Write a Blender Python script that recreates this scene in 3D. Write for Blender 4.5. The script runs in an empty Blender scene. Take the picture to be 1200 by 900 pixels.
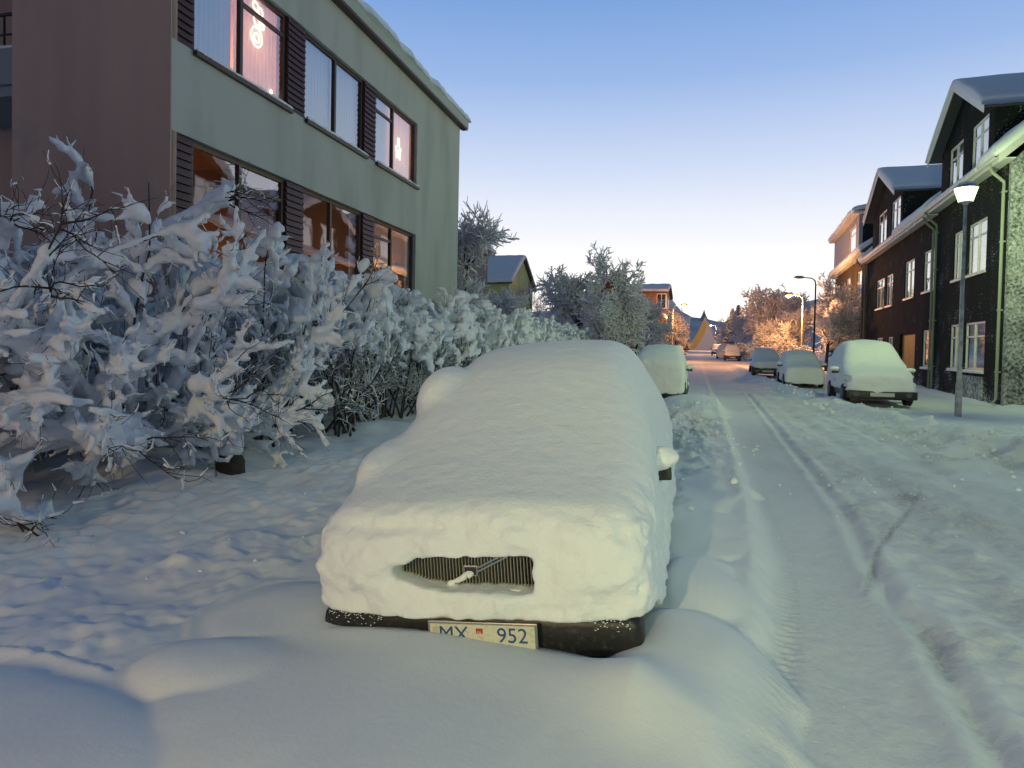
import bpy, math, random
import numpy as np
from mathutils import Matrix, Vector

S = bpy.context.scene
COL = S.collection
# ------------------------------------------------------------------ camera
YAW, PITCH, ROLL, FPX, CAMZ = math.atan(226/800), math.atan(20/800), .020, 800.0, 1.75
def make_camera():
    c = bpy.data.cameras.new('camera'); c.lens = 24; c.sensor_width = 36
    c.shift_y = -24.5/1200; c.clip_start = .05; c.clip_end = 20000
    o = bpy.data.objects.new('camera', c); COL.objects.link(o); S.camera = o
    fw = Vector((-math.sin(YAW)*math.cos(PITCH), math.cos(YAW)*math.cos(PITCH), -math.sin(PITCH)))
    rt = Vector((math.cos(YAW), math.sin(YAW), 0)); up = rt.cross(fw)
    R = Matrix((rt, up, -fw)).transposed()
    o.matrix_world = Matrix.Translation((0, 0, CAMZ)) @ (R @ Matrix.Rotation(ROLL, 3, 'Z')).to_4x4()
make_camera()
S.render.resolution_x = 1024; S.render.resolution_y = 768

# ------------------------------------------------------------------ world: clear dusk sky, sun just under the horizon up the street
W = bpy.data.worlds.new('World'); S.world = W; W.use_nodes = True
def build_world():
    nt = W.node_tree; N = nt.nodes; L = nt.links; bg = N['Background']
    tc = N.new('ShaderNodeTexCoord'); sep = N.new('ShaderNodeSeparateXYZ'); L.new(tc.outputs['Generated'], sep.inputs[0])
    def ramp(stops):
        r = N.new('ShaderNodeValToRGB'); e = r.color_ramp.elements
        while len(e) < len(stops): e.new(.5)
        for k, (p, c) in enumerate(stops): e[k].position = p; e[k].color = (*[(v/255)**2.2 for v in c], 1)
        L.new(sep.outputs[2], r.inputs[0]); return r
    toward = ramp([(0, (320,296,258)), (.02, (320,304,280)), (.08, (304,298,288)), (.15, (264,264,266)), (.25, (214,227,252)), (.36, (156,187,235)), (.48, (112,156,219)), (.75, (64,94,130)), (1, (52,78,102))])
    away = ramp([(0, (130,120,132)), (.1, (136,124,138)), (.25, (88,96,110)), (.5, (62,82,96)), (.75, (56,80,100)), (1, (52,78,102))])
    mp = N.new('ShaderNodeMapRange'); mp.inputs[1].default_value = -.9; mp.inputs[2].default_value = .75; mp.interpolation_type = 'SMOOTHSTEP'
    L.new(sep.outputs[1], mp.inputs[0])
    mx = N.new('ShaderNodeMix'); mx.data_type = 'RGBA'
    L.new(mp.outputs[0], mx.inputs[0]); L.new(away.outputs[0], mx.inputs[6]); L.new(toward.outputs[0], mx.inputs[7])
    sk = N.new('ShaderNodeTexSky'); sk.sky_type = 'NISHITA'; sk.sun_disc = False
    sk.sun_elevation = math.radians(-2); sk.sun_rotation = 0; sk.ozone_density = 3
    sc = N.new('ShaderNodeVectorMath'); sc.operation = 'SCALE'; sc.inputs[3].default_value = .05
    ad = N.new('ShaderNodeVectorMath'); ad.operation = 'ADD'
    L.new(sk.outputs[0], sc.inputs[0]); L.new(sc.outputs[0], ad.inputs[0]); L.new(mx.outputs[2], ad.inputs[1])
    L.new(ad.outputs[0], bg.inputs[0]); bg.inputs[1].default_value = SKY
SKY = 1.0
build_world()
S.view_settings.view_transform = 'Standard'; S.view_settings.look = 'None'
S.view_settings.exposure = 0; S.view_settings.gamma = 1
LAMP_GREEN = ((.78, 1.0, .44), 1300)
LAMP_CREAM = ((1.0, .76, .40), 5000)
LAMP_GREEN_NEAR = ((.80, 1.0, .46), 5400)
LAMP_PINK = ((1.0, .45, .28), 450)
LAMP_SODIUM = ((1.0, .42, .13), 4200)

# ------------------------------------------------------------------ numpy noise
_rng = np.random.default_rng(7); _T = _rng.random((64, 64, 64)).astype(np.float32)
def noise(x, y, z=0.0):
    x, y, z = np.broadcast_arrays(np.asarray(x, np.float32), np.asarray(y, np.float32), np.asarray(z, np.float32))
    xi, yi, zi = np.floor(x).astype(int), np.floor(y).astype(int), np.floor(z).astype(int)
    fx, fy, fz = x-xi, y-yi, z-zi
    fx, fy, fz = [f*f*(3-2*f) for f in (fx, fy, fz)]
    x0, y0, z0 = xi & 63, yi & 63, zi & 63; x1, y1, z1 = (xi+1) & 63, (yi+1) & 63, (zi+1) & 63
    a = _T[x0,y0,z0]*(1-fx)+_T[x1,y0,z0]*fx; b = _T[x0,y1,z0]*(1-fx)+_T[x1,y1,z0]*fx
    c = _T[x0,y0,z1]*(1-fx)+_T[x1,y0,z1]*fx; d = _T[x0,y1,z1]*(1-fx)+_T[x1,y1,z1]*fx
    return ((a*(1-fy)+b*fy)*(1-fz)+(c*(1-fy)+d*fy)*fz)*2-1
def fbm(x, y, z=0.0, o=3):
    s = 0; a = 1.0; t = 0
    for k in range(o):
        s = s+a*noise(x*2.03**k+k*11.3, y*2.03**k+k*5.7, z*2.03**k+k*3.1); t += a; a *= .5
    return s/t
def sstep(a, b, x):
    t = np.clip((x-a)/(b-a), 0, 1); return t*t*(3-2*t)

# ------------------------------------------------------------------ materials
MATS = {}
def mat(name, col, rough=.6, metal=0, bump=None, var=None, spec=.5, emit=None, trans=0, sheen=None, sss=0):
    """var: (scale, second colour, contrast lo, hi); bump: list of (scale, strength, detail)"""
    if name in MATS: return MATS[name]
    m = bpy.data.materials.new(name); m.use_nodes = True; nt = m.node_tree; N = nt.nodes; L = nt.links; p = N['Principled BSDF']
    p.inputs['Base Color'].default_value = (*col, 1); p.inputs['Roughness'].default_value = rough; p.inputs['Metallic'].default_value = metal
    p.inputs['Specular IOR Level'].default_value = spec; p.inputs['Transmission Weight'].default_value = trans
    if sss: p.inputs['Subsurface Weight'].default_value = sss; p.inputs['Subsurface Radius'].default_value = (.02, .03, .04)
    tc = N.new('ShaderNodeTexCoord')
    if var:
        n = N.new('ShaderNodeTexNoise'); n.inputs['Scale'].default_value = var[0]; n.inputs['Detail'].default_value = 6; sv = N.new('ShaderNodeVectorMath'); sv.operation = 'MULTIPLY'; sv.inputs[1].default_value = (1, 1, .22 if 'render' in name else 1); L.new(tc.outputs['Object'], sv.inputs[0]); L.new(sv.outputs[0], n.inputs['Vector'])
        r = N.new('ShaderNodeMapRange'); r.inputs[1].default_value = var[2]; r.inputs[2].default_value = var[3]; L.new(n.outputs[0], r.inputs[0])
        x = N.new('ShaderNodeMix'); x.data_type = 'RGBA'; x.inputs[6].default_value = (*col, 1); x.inputs[7].default_value = (*var[1], 1)
        L.new(r.outputs[0], x.inputs[0]); L.new(x.outputs[2], p.inputs['Base Color'])
    prev = None
    for sc, st, de in bump or []:
        n = N.new('ShaderNodeTexNoise'); n.inputs['Scale'].default_value = sc; n.inputs['Detail'].default_value = de; L.new(tc.outputs['Object'], n.inputs['Vector'])
        b = N.new('ShaderNodeBump'); b.inputs['Strength'].default_value = 1; b.inputs['Distance'].default_value = st; L.new(n.outputs[0], b.inputs['Height'])
        if prev: L.new(prev.outputs[0], b.inputs['Normal'])
        prev = b
    if prev: L.new(prev.outputs[0], p.inputs['Normal'])
    if emit: p.inputs['Emission Color'].default_value = (*emit[0], 1); p.inputs['Emission Strength'].default_value = emit[1]
    MATS[name] = m; return m
SNOW = mat('snow', (.80, .83, .86), .75, bump=[(9, .012, 3), (55, .004, 3), (260, .0012, 2)], spec=.25, sss=.15)
SNOWF = mat('snow_far', (.80, .83, .86), .8, bump=[(5, .03, 4)], spec=.2)
SNOWB = mat('branch_snow', (.78, .81, .85), .8, bump=[(30, .006, 3)], spec=.2)
FROST = mat('frosted_twig', (.80, .80, .84), .85, spec=.2)
FROSTD = mat('frosted_twig_thin', (.58, .56, .62), .85, spec=.2)
WOOD = mat('dark_bark', (.045, .035, .03), .9, bump=[(40, .01, 3)])
NEEDLE = mat('conifer_needles', (.05, .06, .05), .9)
RENDER = mat('grey_green_render', (.45, .465, .44), .9, bump=[(60, .006, 5), (2.5, .01, 3)], var=(1.3, (.33, .345, .32), .45, .75))
ENDWALL = mat('brown_render', (.52, .36, .28), .9, bump=[(70, .007, 4)], var=(.9, (.42, .29, .24), .4, .7))
MAROON = mat('maroon_boards', (.085, .028, .028), .55, bump=[(14, .004, 5)], var=(22, (.05, .018, .02), .4, .7))
FRAME = mat('brown_window_timber', (.055, .022, .018), .45, bump=[(30, .002, 4)])
WHITE = mat('white_painted_timber', (.70, .70, .68), .5, bump=[(30, .002, 4)], var=(9, (.55, .55, .52), .5, .8))
METAL = mat('galvanised_metal', (.50, .52, .50), .5, .25, bump=[(30, .002, 3)], var=(6, (.25, .26, .25), .4, .7))
DARKM = mat('dark_metal', (.03, .03, .032), .5, .3)
BLACKP = mat('black_plastic', (.012, .012, .013), .45, bump=[(50, .002, 3)], var=(25, (.05, .05, .05), .55, .75))
RUBBER = mat('tyre_rubber', (.02, .02, .02), .85)
RIM = mat('wheel_rim', (.3, .3, .31), .35, .8)
CHROME = mat('chrome', (.5, .5, .47), .25, 1)
CARDARK = mat('dark_car_paint', (.02, .024, .03), .3, spec=.6)
CARRED = mat('dark_red_car_paint', (.10, .018, .03), .3, spec=.6)
CURTAIN = None
def glassy(name, tint, trans, rough=.02):
    m = bpy.data.materials.new(name); m.use_nodes = True; N = m.node_tree.nodes; L = m.node_tree.links
    o = N['Material Output']; N.remove(N['Principled BSDF'])
    g = N.new('ShaderNodeBsdfGlossy'); g.inputs['Roughness'].default_value = rough; g.inputs['Color'].default_value = (*tint, 1)
    t = N.new('ShaderNodeBsdfTransparent'); t.inputs['Color'].default_value = (.93, .95, .95, 1)
    f = N.new('ShaderNodeFresnel'); f.inputs['IOR'].default_value = 1.5
    a = N.new('ShaderNodeMath'); a.operation = 'MULTIPLY_ADD'; a.inputs[1].default_value = 1.4; a.inputs[2].default_value = 1-trans; a.use_clamp = True
    tc = N.new('ShaderNodeTexCoord'); nn = N.new('ShaderNodeTexNoise'); nn.inputs['Scale'].default_value = 1.6
    b = N.new('ShaderNodeBump'); b.inputs['Distance'].default_value = .0018; L.new(tc.outputs['Object'], nn.inputs['Vector']); L.new(nn.outputs[0], b.inputs['Height']); L.new(b.outputs[0], g.inputs['Normal'])
    geo = N.new('ShaderNodeNewGeometry'); bk = N.new('ShaderNodeMath'); bk.operation = 'SUBTRACT'; bk.inputs[0].default_value = 1; L.new(geo.outputs['Backfacing'], bk.inputs[1])
    fm = N.new('ShaderNodeMath'); fm.operation = 'MULTIPLY'; L.new(a.outputs[0], fm.inputs[0]); L.new(bk.outputs[0], fm.inputs[1])
    x = N.new('ShaderNodeMixShader'); L.new(f.outputs[0], a.inputs[0]); L.new(fm.outputs[0], x.inputs[0]); L.new(t.outputs[0], x.inputs[1]); L.new(g.outputs[0], x.inputs[2]); L.new(x.outputs[0], o.inputs[0])
    return m
GLASS = glassy('window_glass', (1, 1, 1), .74)
def cloth(name, col):
    m = bpy.data.materials.new(name); m.use_nodes = True; N = m.node_tree.nodes; L = m.node_tree.links
    o = N['Material Output']; N.remove(N['Principled BSDF'])
    d = N.new('ShaderNodeBsdfDiffuse'); d.inputs[0].default_value = (*col, 1); t = N.new('ShaderNodeBsdfTranslucent'); t.inputs[0].default_value = (*col, 1)
    x = N.new('ShaderNodeMixShader'); x.inputs[0].default_value = .28; L.new(d.outputs[0], x.inputs[1]); L.new(t.outputs[0], x.inputs[2]); L.new(x.outputs[0], o.inputs[0]); return m
CURTAIN = cloth('white_curtain_cloth', (.88, .85, .88))
def emis(name, col, st):
    m = bpy.data.materials.new(name); m.use_nodes = True; N = m.node_tree.nodes; L = m.node_tree.links
    o = N['Material Output']; N.remove(N['Principled BSDF']); e = N.new('ShaderNodeEmission'); e.inputs[0].default_value = (*col, 1); e.inputs[1].default_value = st
    L.new(e.outputs[0], o.inputs[0]); return m
def glow_glass(name, col, st):
    m = emis(name, col, st); N = m.node_tree.nodes; L = m.node_tree.links; e = [n for n in N if n.type == 'EMISSION'][0]; o = [n for n in N if n.type == 'OUTPUT_MATERIAL'][0]
    t = N.new('ShaderNodeBsdfTransparent'); a = N.new('ShaderNodeAddShader'); L.new(e.outputs[0], a.inputs[0]); L.new(t.outputs[0], a.inputs[1]); L.new(a.outputs[0], o.inputs[0]); return m
def rough_dark(name, col, snow_lo, snow_hi, sc=18, foot=False, bd=.03):
    """rough-cast wall with wind-blown snow caught in it"""
    m = mat(name, col, .95, spec=.08); nt = m.node_tree; N = nt.nodes; L = nt.links; p = N['Principled BSDF']
    tc = N.new('ShaderNodeTexCoord'); n = N.new('ShaderNodeTexNoise'); n.inputs['Scale'].default_value = sc; n.inputs['Detail'].default_value = 4; n.inputs['Roughness'].default_value = .65
    L.new(tc.outputs['Object'], n.inputs['Vector'])
    n2 = N.new('ShaderNodeTexNoise'); n2.inputs['Scale'].default_value = 1.1; n2.inputs['Detail'].default_value = 3; L.new(tc.outputs['Object'], n2.inputs['Vector'])
    a = N.new('ShaderNodeMath'); a.operation = 'MULTIPLY_ADD'; a.inputs[1].default_value = .45; L.new(n2.outputs[0], a.inputs[0]); L.new(n.outputs[0], a.inputs[2])
    src = a
    if foot:
        sp = N.new('ShaderNodeSeparateXYZ'); L.new(tc.outputs['Object'], sp.inputs[0])
        q = N.new('ShaderNodeMapRange'); q.inputs[1].default_value = 1.6; q.inputs[2].default_value = 0; q.inputs[4].default_value = .10; L.new(sp.outputs[2], q.inputs[0])
        s2 = N.new('ShaderNodeMath'); L.new(a.outputs[0], s2.inputs[0]); L.new(q.outputs[0], s2.inputs[1]); src = s2
    r = N.new('ShaderNodeMapRange'); r.inputs[1].default_value = snow_lo; r.inputs[2].default_value = snow_hi; L.new(src.outputs[0], r.inputs[0])
    x = N.new('ShaderNodeMix'); x.data_type = 'RGBA'; x.inputs[6].default_value = (*col, 1); x.inputs[7].default_value = (.72, .75, .78, 1)
    L.new(r.outputs[0], x.inputs[0]); L.new(x.outputs[2], p.inputs['Base Color'])
    b = N.new('ShaderNodeBump'); b.inputs['Distance'].default_value = bd; L.new(n.outputs[0], b.inputs['Height']); L.new(b.outputs[0], p.inputs['Normal'])
    return m
RC_DARK = rough_dark('dark_roughcast', (.012, .018, .019), .84, 1.02, 16, True)
RC_BLUE = rough_dark('slate_roughcast', (.009, .014, .022), .86, 1.04, 16, True)
RC_TAN = rough_dark('tan_roughcast', (.085, .07, .05), .95, 1.1, 14, True)
RC_SNOW = rough_dark('snow_plastered_roughcast', (.06, .065, .06), .58, 1.0, 10, False, .07)
ROOFB = mat('dark_roof_sheet', (.05, .055, .065), .6)
OCHRE = mat('ochre_door_paint', (.42, .20, .03), .5, bump=[(20, .003, 4)])

# ------------------------------------------------------------------ mesh helpers
def link(o, parent=None):
    COL.objects.link(o)
    if parent is not None: o.parent = parent
    return o
def tag(o, label=None, cat=None, group=None, kind=None):
    if label: o['label'] = label
    if cat: o['category'] = cat
    if group: o['group'] = group
    if kind: o['kind'] = kind
    return o
def empty(name, loc=(0, 0, 0), rz=0, **k):
    o = bpy.data.objects.new(name, None); o.location = loc; o.rotation_euler = (0, 0, rz); COL.objects.link(o); o.empty_display_size = .3
    return tag(o, **k)
def np_mesh(name, V, F, material=None, parent=None, smooth=True):
    """V (n,3) array, F (m,4) or (m,3) array"""
    me = bpy.data.meshes.new(name); V = np.ascontiguousarray(V, np.float32); F = np.ascontiguousarray(F, np.int32); k = F.shape[1]
    me.vertices.add(len(V)); me.vertices.foreach_set('co', V.ravel())
    me.loops.add(F.size); me.loops.foreach_set('vertex_index', F.ravel())
    me.polygons.add(len(F)); me.polygons.foreach_set('loop_start', np.arange(0, F.size, k, dtype=np.int32)); me.polygons.foreach_set('loop_total', np.full(len(F), k, np.int32))
    if smooth: me.polygons.foreach_set('use_smooth', np.ones(len(F), bool))
    me.update(calc_edges=True)
    if material: me.materials.append(material)
    return link(bpy.data.objects.new(name, me), parent)
class MB:
    def __init__(s): s.v = []; s.f = []
    def raw(s, V, F):
        n = len(s.v); s.v += [tuple(map(float, p)) for p in V]; s.f += [tuple(i+n for i in f) for f in F]; return s
    def box(s, x0, x1, y0, y1, z0, z1):
        x0, x1 = sorted((x0, x1)); y0, y1 = sorted((y0, y1)); z0, z1 = sorted((z0, z1))
        return s.raw([(x0,y0,z0),(x1,y0,z0),(x1,y1,z0),(x0,y1,z0),(x0,y0,z1),(x1,y0,z1),(x1,y1,z1),(x0,y1,z1)],
                     [(0,3,2,1),(4,5,6,7),(0,1,5,4),(1,2,6,5),(2,3,7,6),(3,0,4,7)])
    def tube(s, pts, rad, n=10, caps=True):
        pts = [Vector(p) for p in pts]; rad = rad if isinstance(rad, (list, tuple)) else [rad]*len(pts); R = []
        up = Vector((0, 0, 1))
        for i, p in enumerate(pts):
            d = (pts[min(i+1, len(pts)-1)]-pts[max(i-1, 0)]).normalized()
            a = d.cross(up if abs(d.z) < .9 else Vector((1, 0, 0))).normalized(); b = d.cross(a)
            R.append([p+(a*math.cos(2*math.pi*k/n)+b*math.sin(2*math.pi*k/n))*rad[i] for k in range(n)])
        V = [q for r in R for q in r]; F = []
        for i in range(len(R)-1):
            for k in range(n): F.append((i*n+k, (i+1)*n+k, (i+1)*n+(k+1) % n, i*n+(k+1) % n))
        if caps: F.append(tuple(range(n))); F.append(tuple((len(R)-1)*n+k for k in reversed(range(n))))
        return s.raw(V, F)
    def prism(s, poly, axis, a0, a1):
        """poly in the two other axes (in axis order), extruded along axis"""
        n = len(poly); V = []
        for a in (a0, a1):
            for p, q in poly: V.append([(a, p, q), (p, a, q), (p, q, a)][axis])
        F = [tuple(range(n)), tuple(reversed(range(n, 2*n)))]+[(k, n+k, n+(k+1) % n, (k+1) % n) for k in range(n)]
        return s.raw(V, F)
    def obj(s, name, material, parent=None, bevel=0, smooth=False):
        me = bpy.data.meshes.new(name); me.from_pydata(s.v, [], s.f); me.materials.append(material)
        import bmesh
        b = bmesh.new(); b.from_mesh(me); bmesh.ops.recalc_face_normals(b, faces=b.faces)
        if bevel: bmesh.ops.bevel(b, geom=b.edges[:], offset=bevel, segments=2, affect='EDGES', profile=.6, clamp_overlap=True)
        b.to_mesh(me); b.free()
        if smooth: me.polygons.foreach_set('use_smooth', [True]*len(me.polygons))
        return link(bpy.data.objects.new(name, me), parent)
def copy_tree(o, parent=None):
    c = o.copy(); COL.objects.link(c)
    if parent is not None: c.parent = parent
    for ch in o.children: copy_tree(ch, c)
    return c
def surf_nets(F, org, h):
    """quad mesh of the zero level of F (negative inside)"""
    ins = F < 0; nx, ny, nz = F.shape
    cnt = np.zeros((nx-1, ny-1, nz-1), np.int8)
    for a in (0, 1):
        for b in (0, 1):
            for c in (0, 1): cnt += ins[a:nx-1+a, b:ny-1+b, c:nz-1+c]
    act = (cnt > 0) & (cnt < 8); I = np.argwhere(act); idx = np.full(act.shape, -1, np.int32); idx[act] = np.arange(len(I))
    P = np.zeros((len(I), 3)); n = np.zeros(len(I))
    C = [(a, b, c) for a in (0, 1) for b in (0, 1) for c in (0, 1)]
    val = {c: F[I[:,0]+c[0], I[:,1]+c[1], I[:,2]+c[2]] for c in C}
    for c in C:
        for ax in range(3):
            if c[ax]: continue
            d = list(c); d[ax] = 1; d = tuple(d); va, vb = val[c], val[d]; m = (va < 0) != (vb < 0)
            t = np.where(m, va/np.where(m, va-vb, 1), 0)
            q = np.tile(np.array(c, float), (len(I), 1)); q[:, ax] = t; P[m] += q[m]; n[m] += 1
    V = (I+P/n[:, None])*h+np.array(org); Q = []
    for ax in range(3):
        sl0 = [slice(1, None)]*3; sl1 = [slice(1, None)]*3
        sl0[ax] = slice(0, -1); sl1[ax] = slice(1, None)
        # edge from grid point g to g+ax, interior in the other axes
        a0 = ins[tuple(slice(0, -1) if k == ax else slice(1, -1) for k in range(3))]
        a1 = ins[tuple(slice(1, None) if k == ax else slice(1, -1) for k in range(3))]
        for sign, m in ((1, a0 & ~a1), (-1, ~a0 & a1)):
            E = np.argwhere(m)
            if not len(E): continue
            b, c = [(1, 2), (2, 0), (0, 1)][ax]
            E = E+np.array([0 if k == ax else 1 for k in range(3)])
            def g(db, dc):
                e = E.copy(); e[:, b] += db; e[:, c] += dc; return idx[e[:,0], e[:,1], e[:,2]]
            q = np.stack([g(-1, -1), g(0, -1), g(0, 0), g(-1, 0)], 1)
            Q.append(q if sign == 1 else q[:, ::-1])
    return V, np.concatenate(Q)
def smax(a, b, k):
    h = np.clip(.5+.5*(a-b)/k, 0, 1); return b*(1-h)+a*h+k*h*(1-h)
def smin(a, b, k): return -smax(-a, -b, k)
def snow_sheet(name, O, U, Vv, t, nu=30, nv=10, parent=None, p=5, seed=0, lump=.25, material=None):
    """a closed layer of snow of thickness t lying on the parallelogram O, O+U, O+V"""
    O, U, Vv = np.array(O, float), np.array(U, float), np.array(Vv, float)
    N = np.cross(U, Vv); N /= np.linalg.norm(N)
    if N[2] < 0: N = -N
    s = np.linspace(-1, 1, nu); r = np.linspace(-1, 1, nv); lu, lv = np.linalg.norm(U), np.linalg.norm(Vv)
    def sq(a, l):    # bunch samples at the rims
        return np.sign(a)*(1-(1-np.abs(a))**1.7)
    s, r = sq(s, lu), sq(r, lv); A, B = np.meshgrid(s, r, indexing='ij')
    hh = ((1-np.clip(np.abs(A), 0, 1)**max(4, lu/t*1.2))*(1-np.clip(np.abs(B), 0, 1)**max(2.2, lv/t*1.0)))**.42
    x = (A+1)/2*lu; y = (B+1)/2*lv
    nz = fbm(x/t*.45+seed*7.1, y/t*.45+seed*3.3, seed, 3)
    H = t*hh*(1+lump*nz)
    bul = (hh**.5)*.35*t
    edge = (fbm(x/t*.6+seed, y/t*.6, 5+seed, 2))*.3*t
    top = O+(A[..., None]+1)/2*U+(B[..., None]+1)/2*Vv+N*H[..., None]
    # ragged lower edge
    side = Vv/lv*(edge*(np.abs(B) > .9))[..., None]
    top = top+side
    bot = O+(A[..., None]+1)/2*U+(B[..., None]+1)/2*Vv+side
    V = np.concatenate([top.reshape(-1, 3), bot.reshape(-1, 3)]); n = nu*nv
    i, j = np.meshgrid(np.arange(nu-1), np.arange(nv-1), indexing='ij'); k = (i*nv+j).ravel()
    F = np.stack([k, k+nv, k+nv+1, k+1], 1); Fb = F[:, ::-1]+n; R = [F, Fb]
    rim = [list(range(nv-1, -1, -1)), [a*nv for a in range(nu)], [(nu-1)*nv+b for b in range(nv)], [a*nv+nv-1 for a in range(nu-1, -1, -1)]]
    for e in rim:
        e = np.array(e); R.append(np.stack([e[:-1], e[1:], e[1:]+n, e[:-1]+n], 1))
    return np_mesh(name, V, np.concatenate(R), material or SNOWF, parent)
# ------------------------------------------------------------------ ground
def poly_x(Y, pts):
    a = np.array(pts); return np.interp(Y, a[:, 0], a[:, 1])
def hedge_x(Y): return poly_x(Y, [(0, -7.2), (4.7, -6.1), (7, -5.4), (10, -4.9), (20, -4.9), (200, -4.9)])
def road_edge(Y): return poly_x(Y, [(0, -.15), (3, .15), (4.6, .42), (6.2, .58), (9, .58), (18, .5), (60, -.2), (200, -.6)])
def bank_x(Y): return poly_x(Y, [(0, 6.2), (9, 5.6), (14, 4.9), (20, 4.0), (24, 3.7), (33, 2.9), (45, 2.3), (90, 1.7), (200, 1.4)])
def smax(a, b, k):
    h = np.clip(.5+.5*(a-b)/k, 0, 1); return b*(1-h)+a*h+k*h*(1-h)
def dome(X, Y, cx, cy, rx, ry, h, p=2.0, q=.5, wob=0):
    d = ((X-cx)/rx)**2+((Y-cy)/ry)**2
    if wob: d = d*(1+wob*fbm(X*1.7+cx, Y*1.7+cy, 3.3, 2))
    return h*np.clip(1-d**p, 0, 1)**q
def gh(X, Y):
    X = np.asarray(X, float); Y = np.asarray(Y, float)
    z = .0125*np.clip(Y-30, 0, 130)
    n1 = fbm(X*.9, Y*.9, 1.0, 3); n2 = fbm(X*3.1, Y*2.2, 4.0, 4); n3 = fbm(X*9, Y*7, 7.0, 3); rid = 1-np.abs(fbm(X*4.2, Y*2.6, 9.0, 3))*2
    near = sstep(60, 20, Y)
    # ledge of lying snow on the left of the wheel tracks
    re = road_edge(Y)+.05*fbm(Y*.9, 0, 2, 2)+.02*n3
    led = sstep(re+.06, re-.14, X)
    z = z+led*(.12+.05*n1)*near+.015*led*n2*near
    lip = np.exp(-((X-re+.12)/.09)**2); z = z+lip*.03*near
    # pavement between hedge and cars: trodden snow
    pv = sstep(-2.5, -3.0, X)*sstep(hedge_x(Y)-.3, hedge_x(Y)+.6, X)
    z = z+pv*.02+pv*near*(.060*rid*sstep(-.4, .6, n1+.3)+.026*n2+.026*n3*sstep(-.3, .4, n2)+.010*fbm(X*21, Y*16, 3, 2))
    hx = hedge_x(Y); z = z+sstep(hx+.75, hx-.9, X)*(.22+.12*n1)*sstep(-30, 0, Y)*sstep(70, 30, Y)
    # smooth drifts in front of the first car
    D = np.zeros_like(z)
    for c in ((-1.05, 2.65, 1.5, 1.0, .26, 1.6, .55, .3), (-2.75, 1.95, 1.1, .66, .22, 1.5, .55, .35), (-2.3, 3.45, .55, .62, .21, 1.5, .5, .35), (-2.15, 2.72, .60, .40, .25, 1.5, .5, .3),
              (-.06, 3.45, .50, .95, .32, 1.1, .8, .5), (.02, 4.6, .46, 1.0, .24, 1.0, .9, .9), (-.02, 6.3, .40, .9, .15, 1.0, .9, 1.2), (-2.45, 4.75, .4, .9, .14, 1.0, .9, 1.0),
              (.1, 8.2, .45, 1.0, .16, 1.0, .9, 1.2)):
        cx, cy, rx, ry, h, p, q, wb = c
        D = smax(D, dome(X, Y, cx, cy, rx, ry, h, p, q, wb), .010)
    # ridge of snow lying against the number plate, lower at both ends of the bumper
    z = z*(1-sstep(.01, .16, D)*.85)+D+sstep(.02, .15, D)*(.018*n1+.004*n2)
    yl = 3.02-.14*(X+1.15)    # line just before the bumper
    rt = np.interp(X, [-2.6, -2.15, -1.9, -1.6, -1.3, -1.0, -.75, -.5, -.25, .1, .5], [.14, .22, .225, .265, .30, .295, .30, .35, .43, .30, .06])
    z = z+np.exp(-((Y-yl)/.26)**2)*(rt-z)*sstep(-2.9, -1.8, X)*sstep(.35, -.05, X)
    z = z-dome(X, Y, -1.25, 4.25, .95, .98, .16, 2.4, .5)*sstep(yl+.1, yl+.3, Y)
    # heap of ploughed lumps between the two parked cars on the left
    pm = np.exp(-((X+.25)/.62)**4-((Y-13.6)/4.4)**4)
    z = z+pm*(.07+.10*n2+.07*rid*.5+.05*n3)
    z = z+dome(X, Y, -.35, 19.3, 1.05, 3.0, .34, 1.2, .8, .3)
    # carriageway: ruts, rough strips
    rd = sstep(re, re+.3, X)*sstep(bank_x(Y)+.4, bank_x(Y)-.4, X)*near
    for (pts, w, dp) in (([(0, 1.45), (3.3, 1.26), (4.6, 1.36), (5.4, 1.30), (8, 1.5), (30, 1.7)], .07, .045), ([(5.2, 1.1), (6.6, 1.5), (8.6, 2.24), (11, 3.1)], .024, .013),
                         ([(0, 2.2), (6, 2.0), (12, 2.5), (30, 2.1)], .16, .035), ([(0, 3.4), (9, 3.2), (14, 3.5), (26, 3.0)], .14, .04), ([(0, .75), (9, .85), (30, .9)], .28, .02)):
        xc = poly_x(Y, pts)+.035*fbm(Y*2.3, 1.7, 3, 3)
        inr = sstep(pts[0][0]-.1, pts[0][0]+.5, Y)*sstep(pts[-1][0]+.5, pts[-1][0]-1, Y)
        g = np.exp(-((X-xc)/w)**2)
        z = z-rd*g*dp*inr*(1+.7*n2)+rd*inr*dp*.5*(np.exp(-((X-xc-w*2)/w)**2)+np.exp(-((X-xc+w*2)/w)**2))
    rs = sstep(1.15, 1.7, X)
    z = z+rd*(.007*n3+.010*n2+rs*(.034*n2*sstep(-.25, .4, n1)+.015*n3+.018*rid*sstep(-.1, .4, n2)))
    # tread print along the ledge
    tr = np.exp(-((X-re-.13)/.07)**4)*sstep(12, 8, Y)*sstep(2.9, 3.7, Y)
    z = z-tr*(.014+.005*np.sign(np.sin(Y*2*np.pi/.085+(X-re)*14)))
    # bank in front of the cars on the right, rough snow in front of the houses
    bx = bank_x(Y); bf = sstep(8, 14, Y)
    z = z+bf*np.exp(-((X-bx-.35)/.38)**2)*(.22+.13*n2+.05*n3)*sstep(80, 40, Y)
    rp = sstep(bx+.1, bx+.8, X)*sstep(2, 8, Y); z = z+rp*(.07+near*(.045*n2+.02*n3+.06*n1*0))
    rough = np.exp(-((X-5.7)/2.0)**4-((Y-15)/3.6)**4); z = z+rough*(.04*rid+.07*n2+.03*n3)
    z = z+sstep(8.9, 9.35, X)*sstep(18, 22, Y)*.12*sstep(60, 40, Y)
    return z
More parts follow.
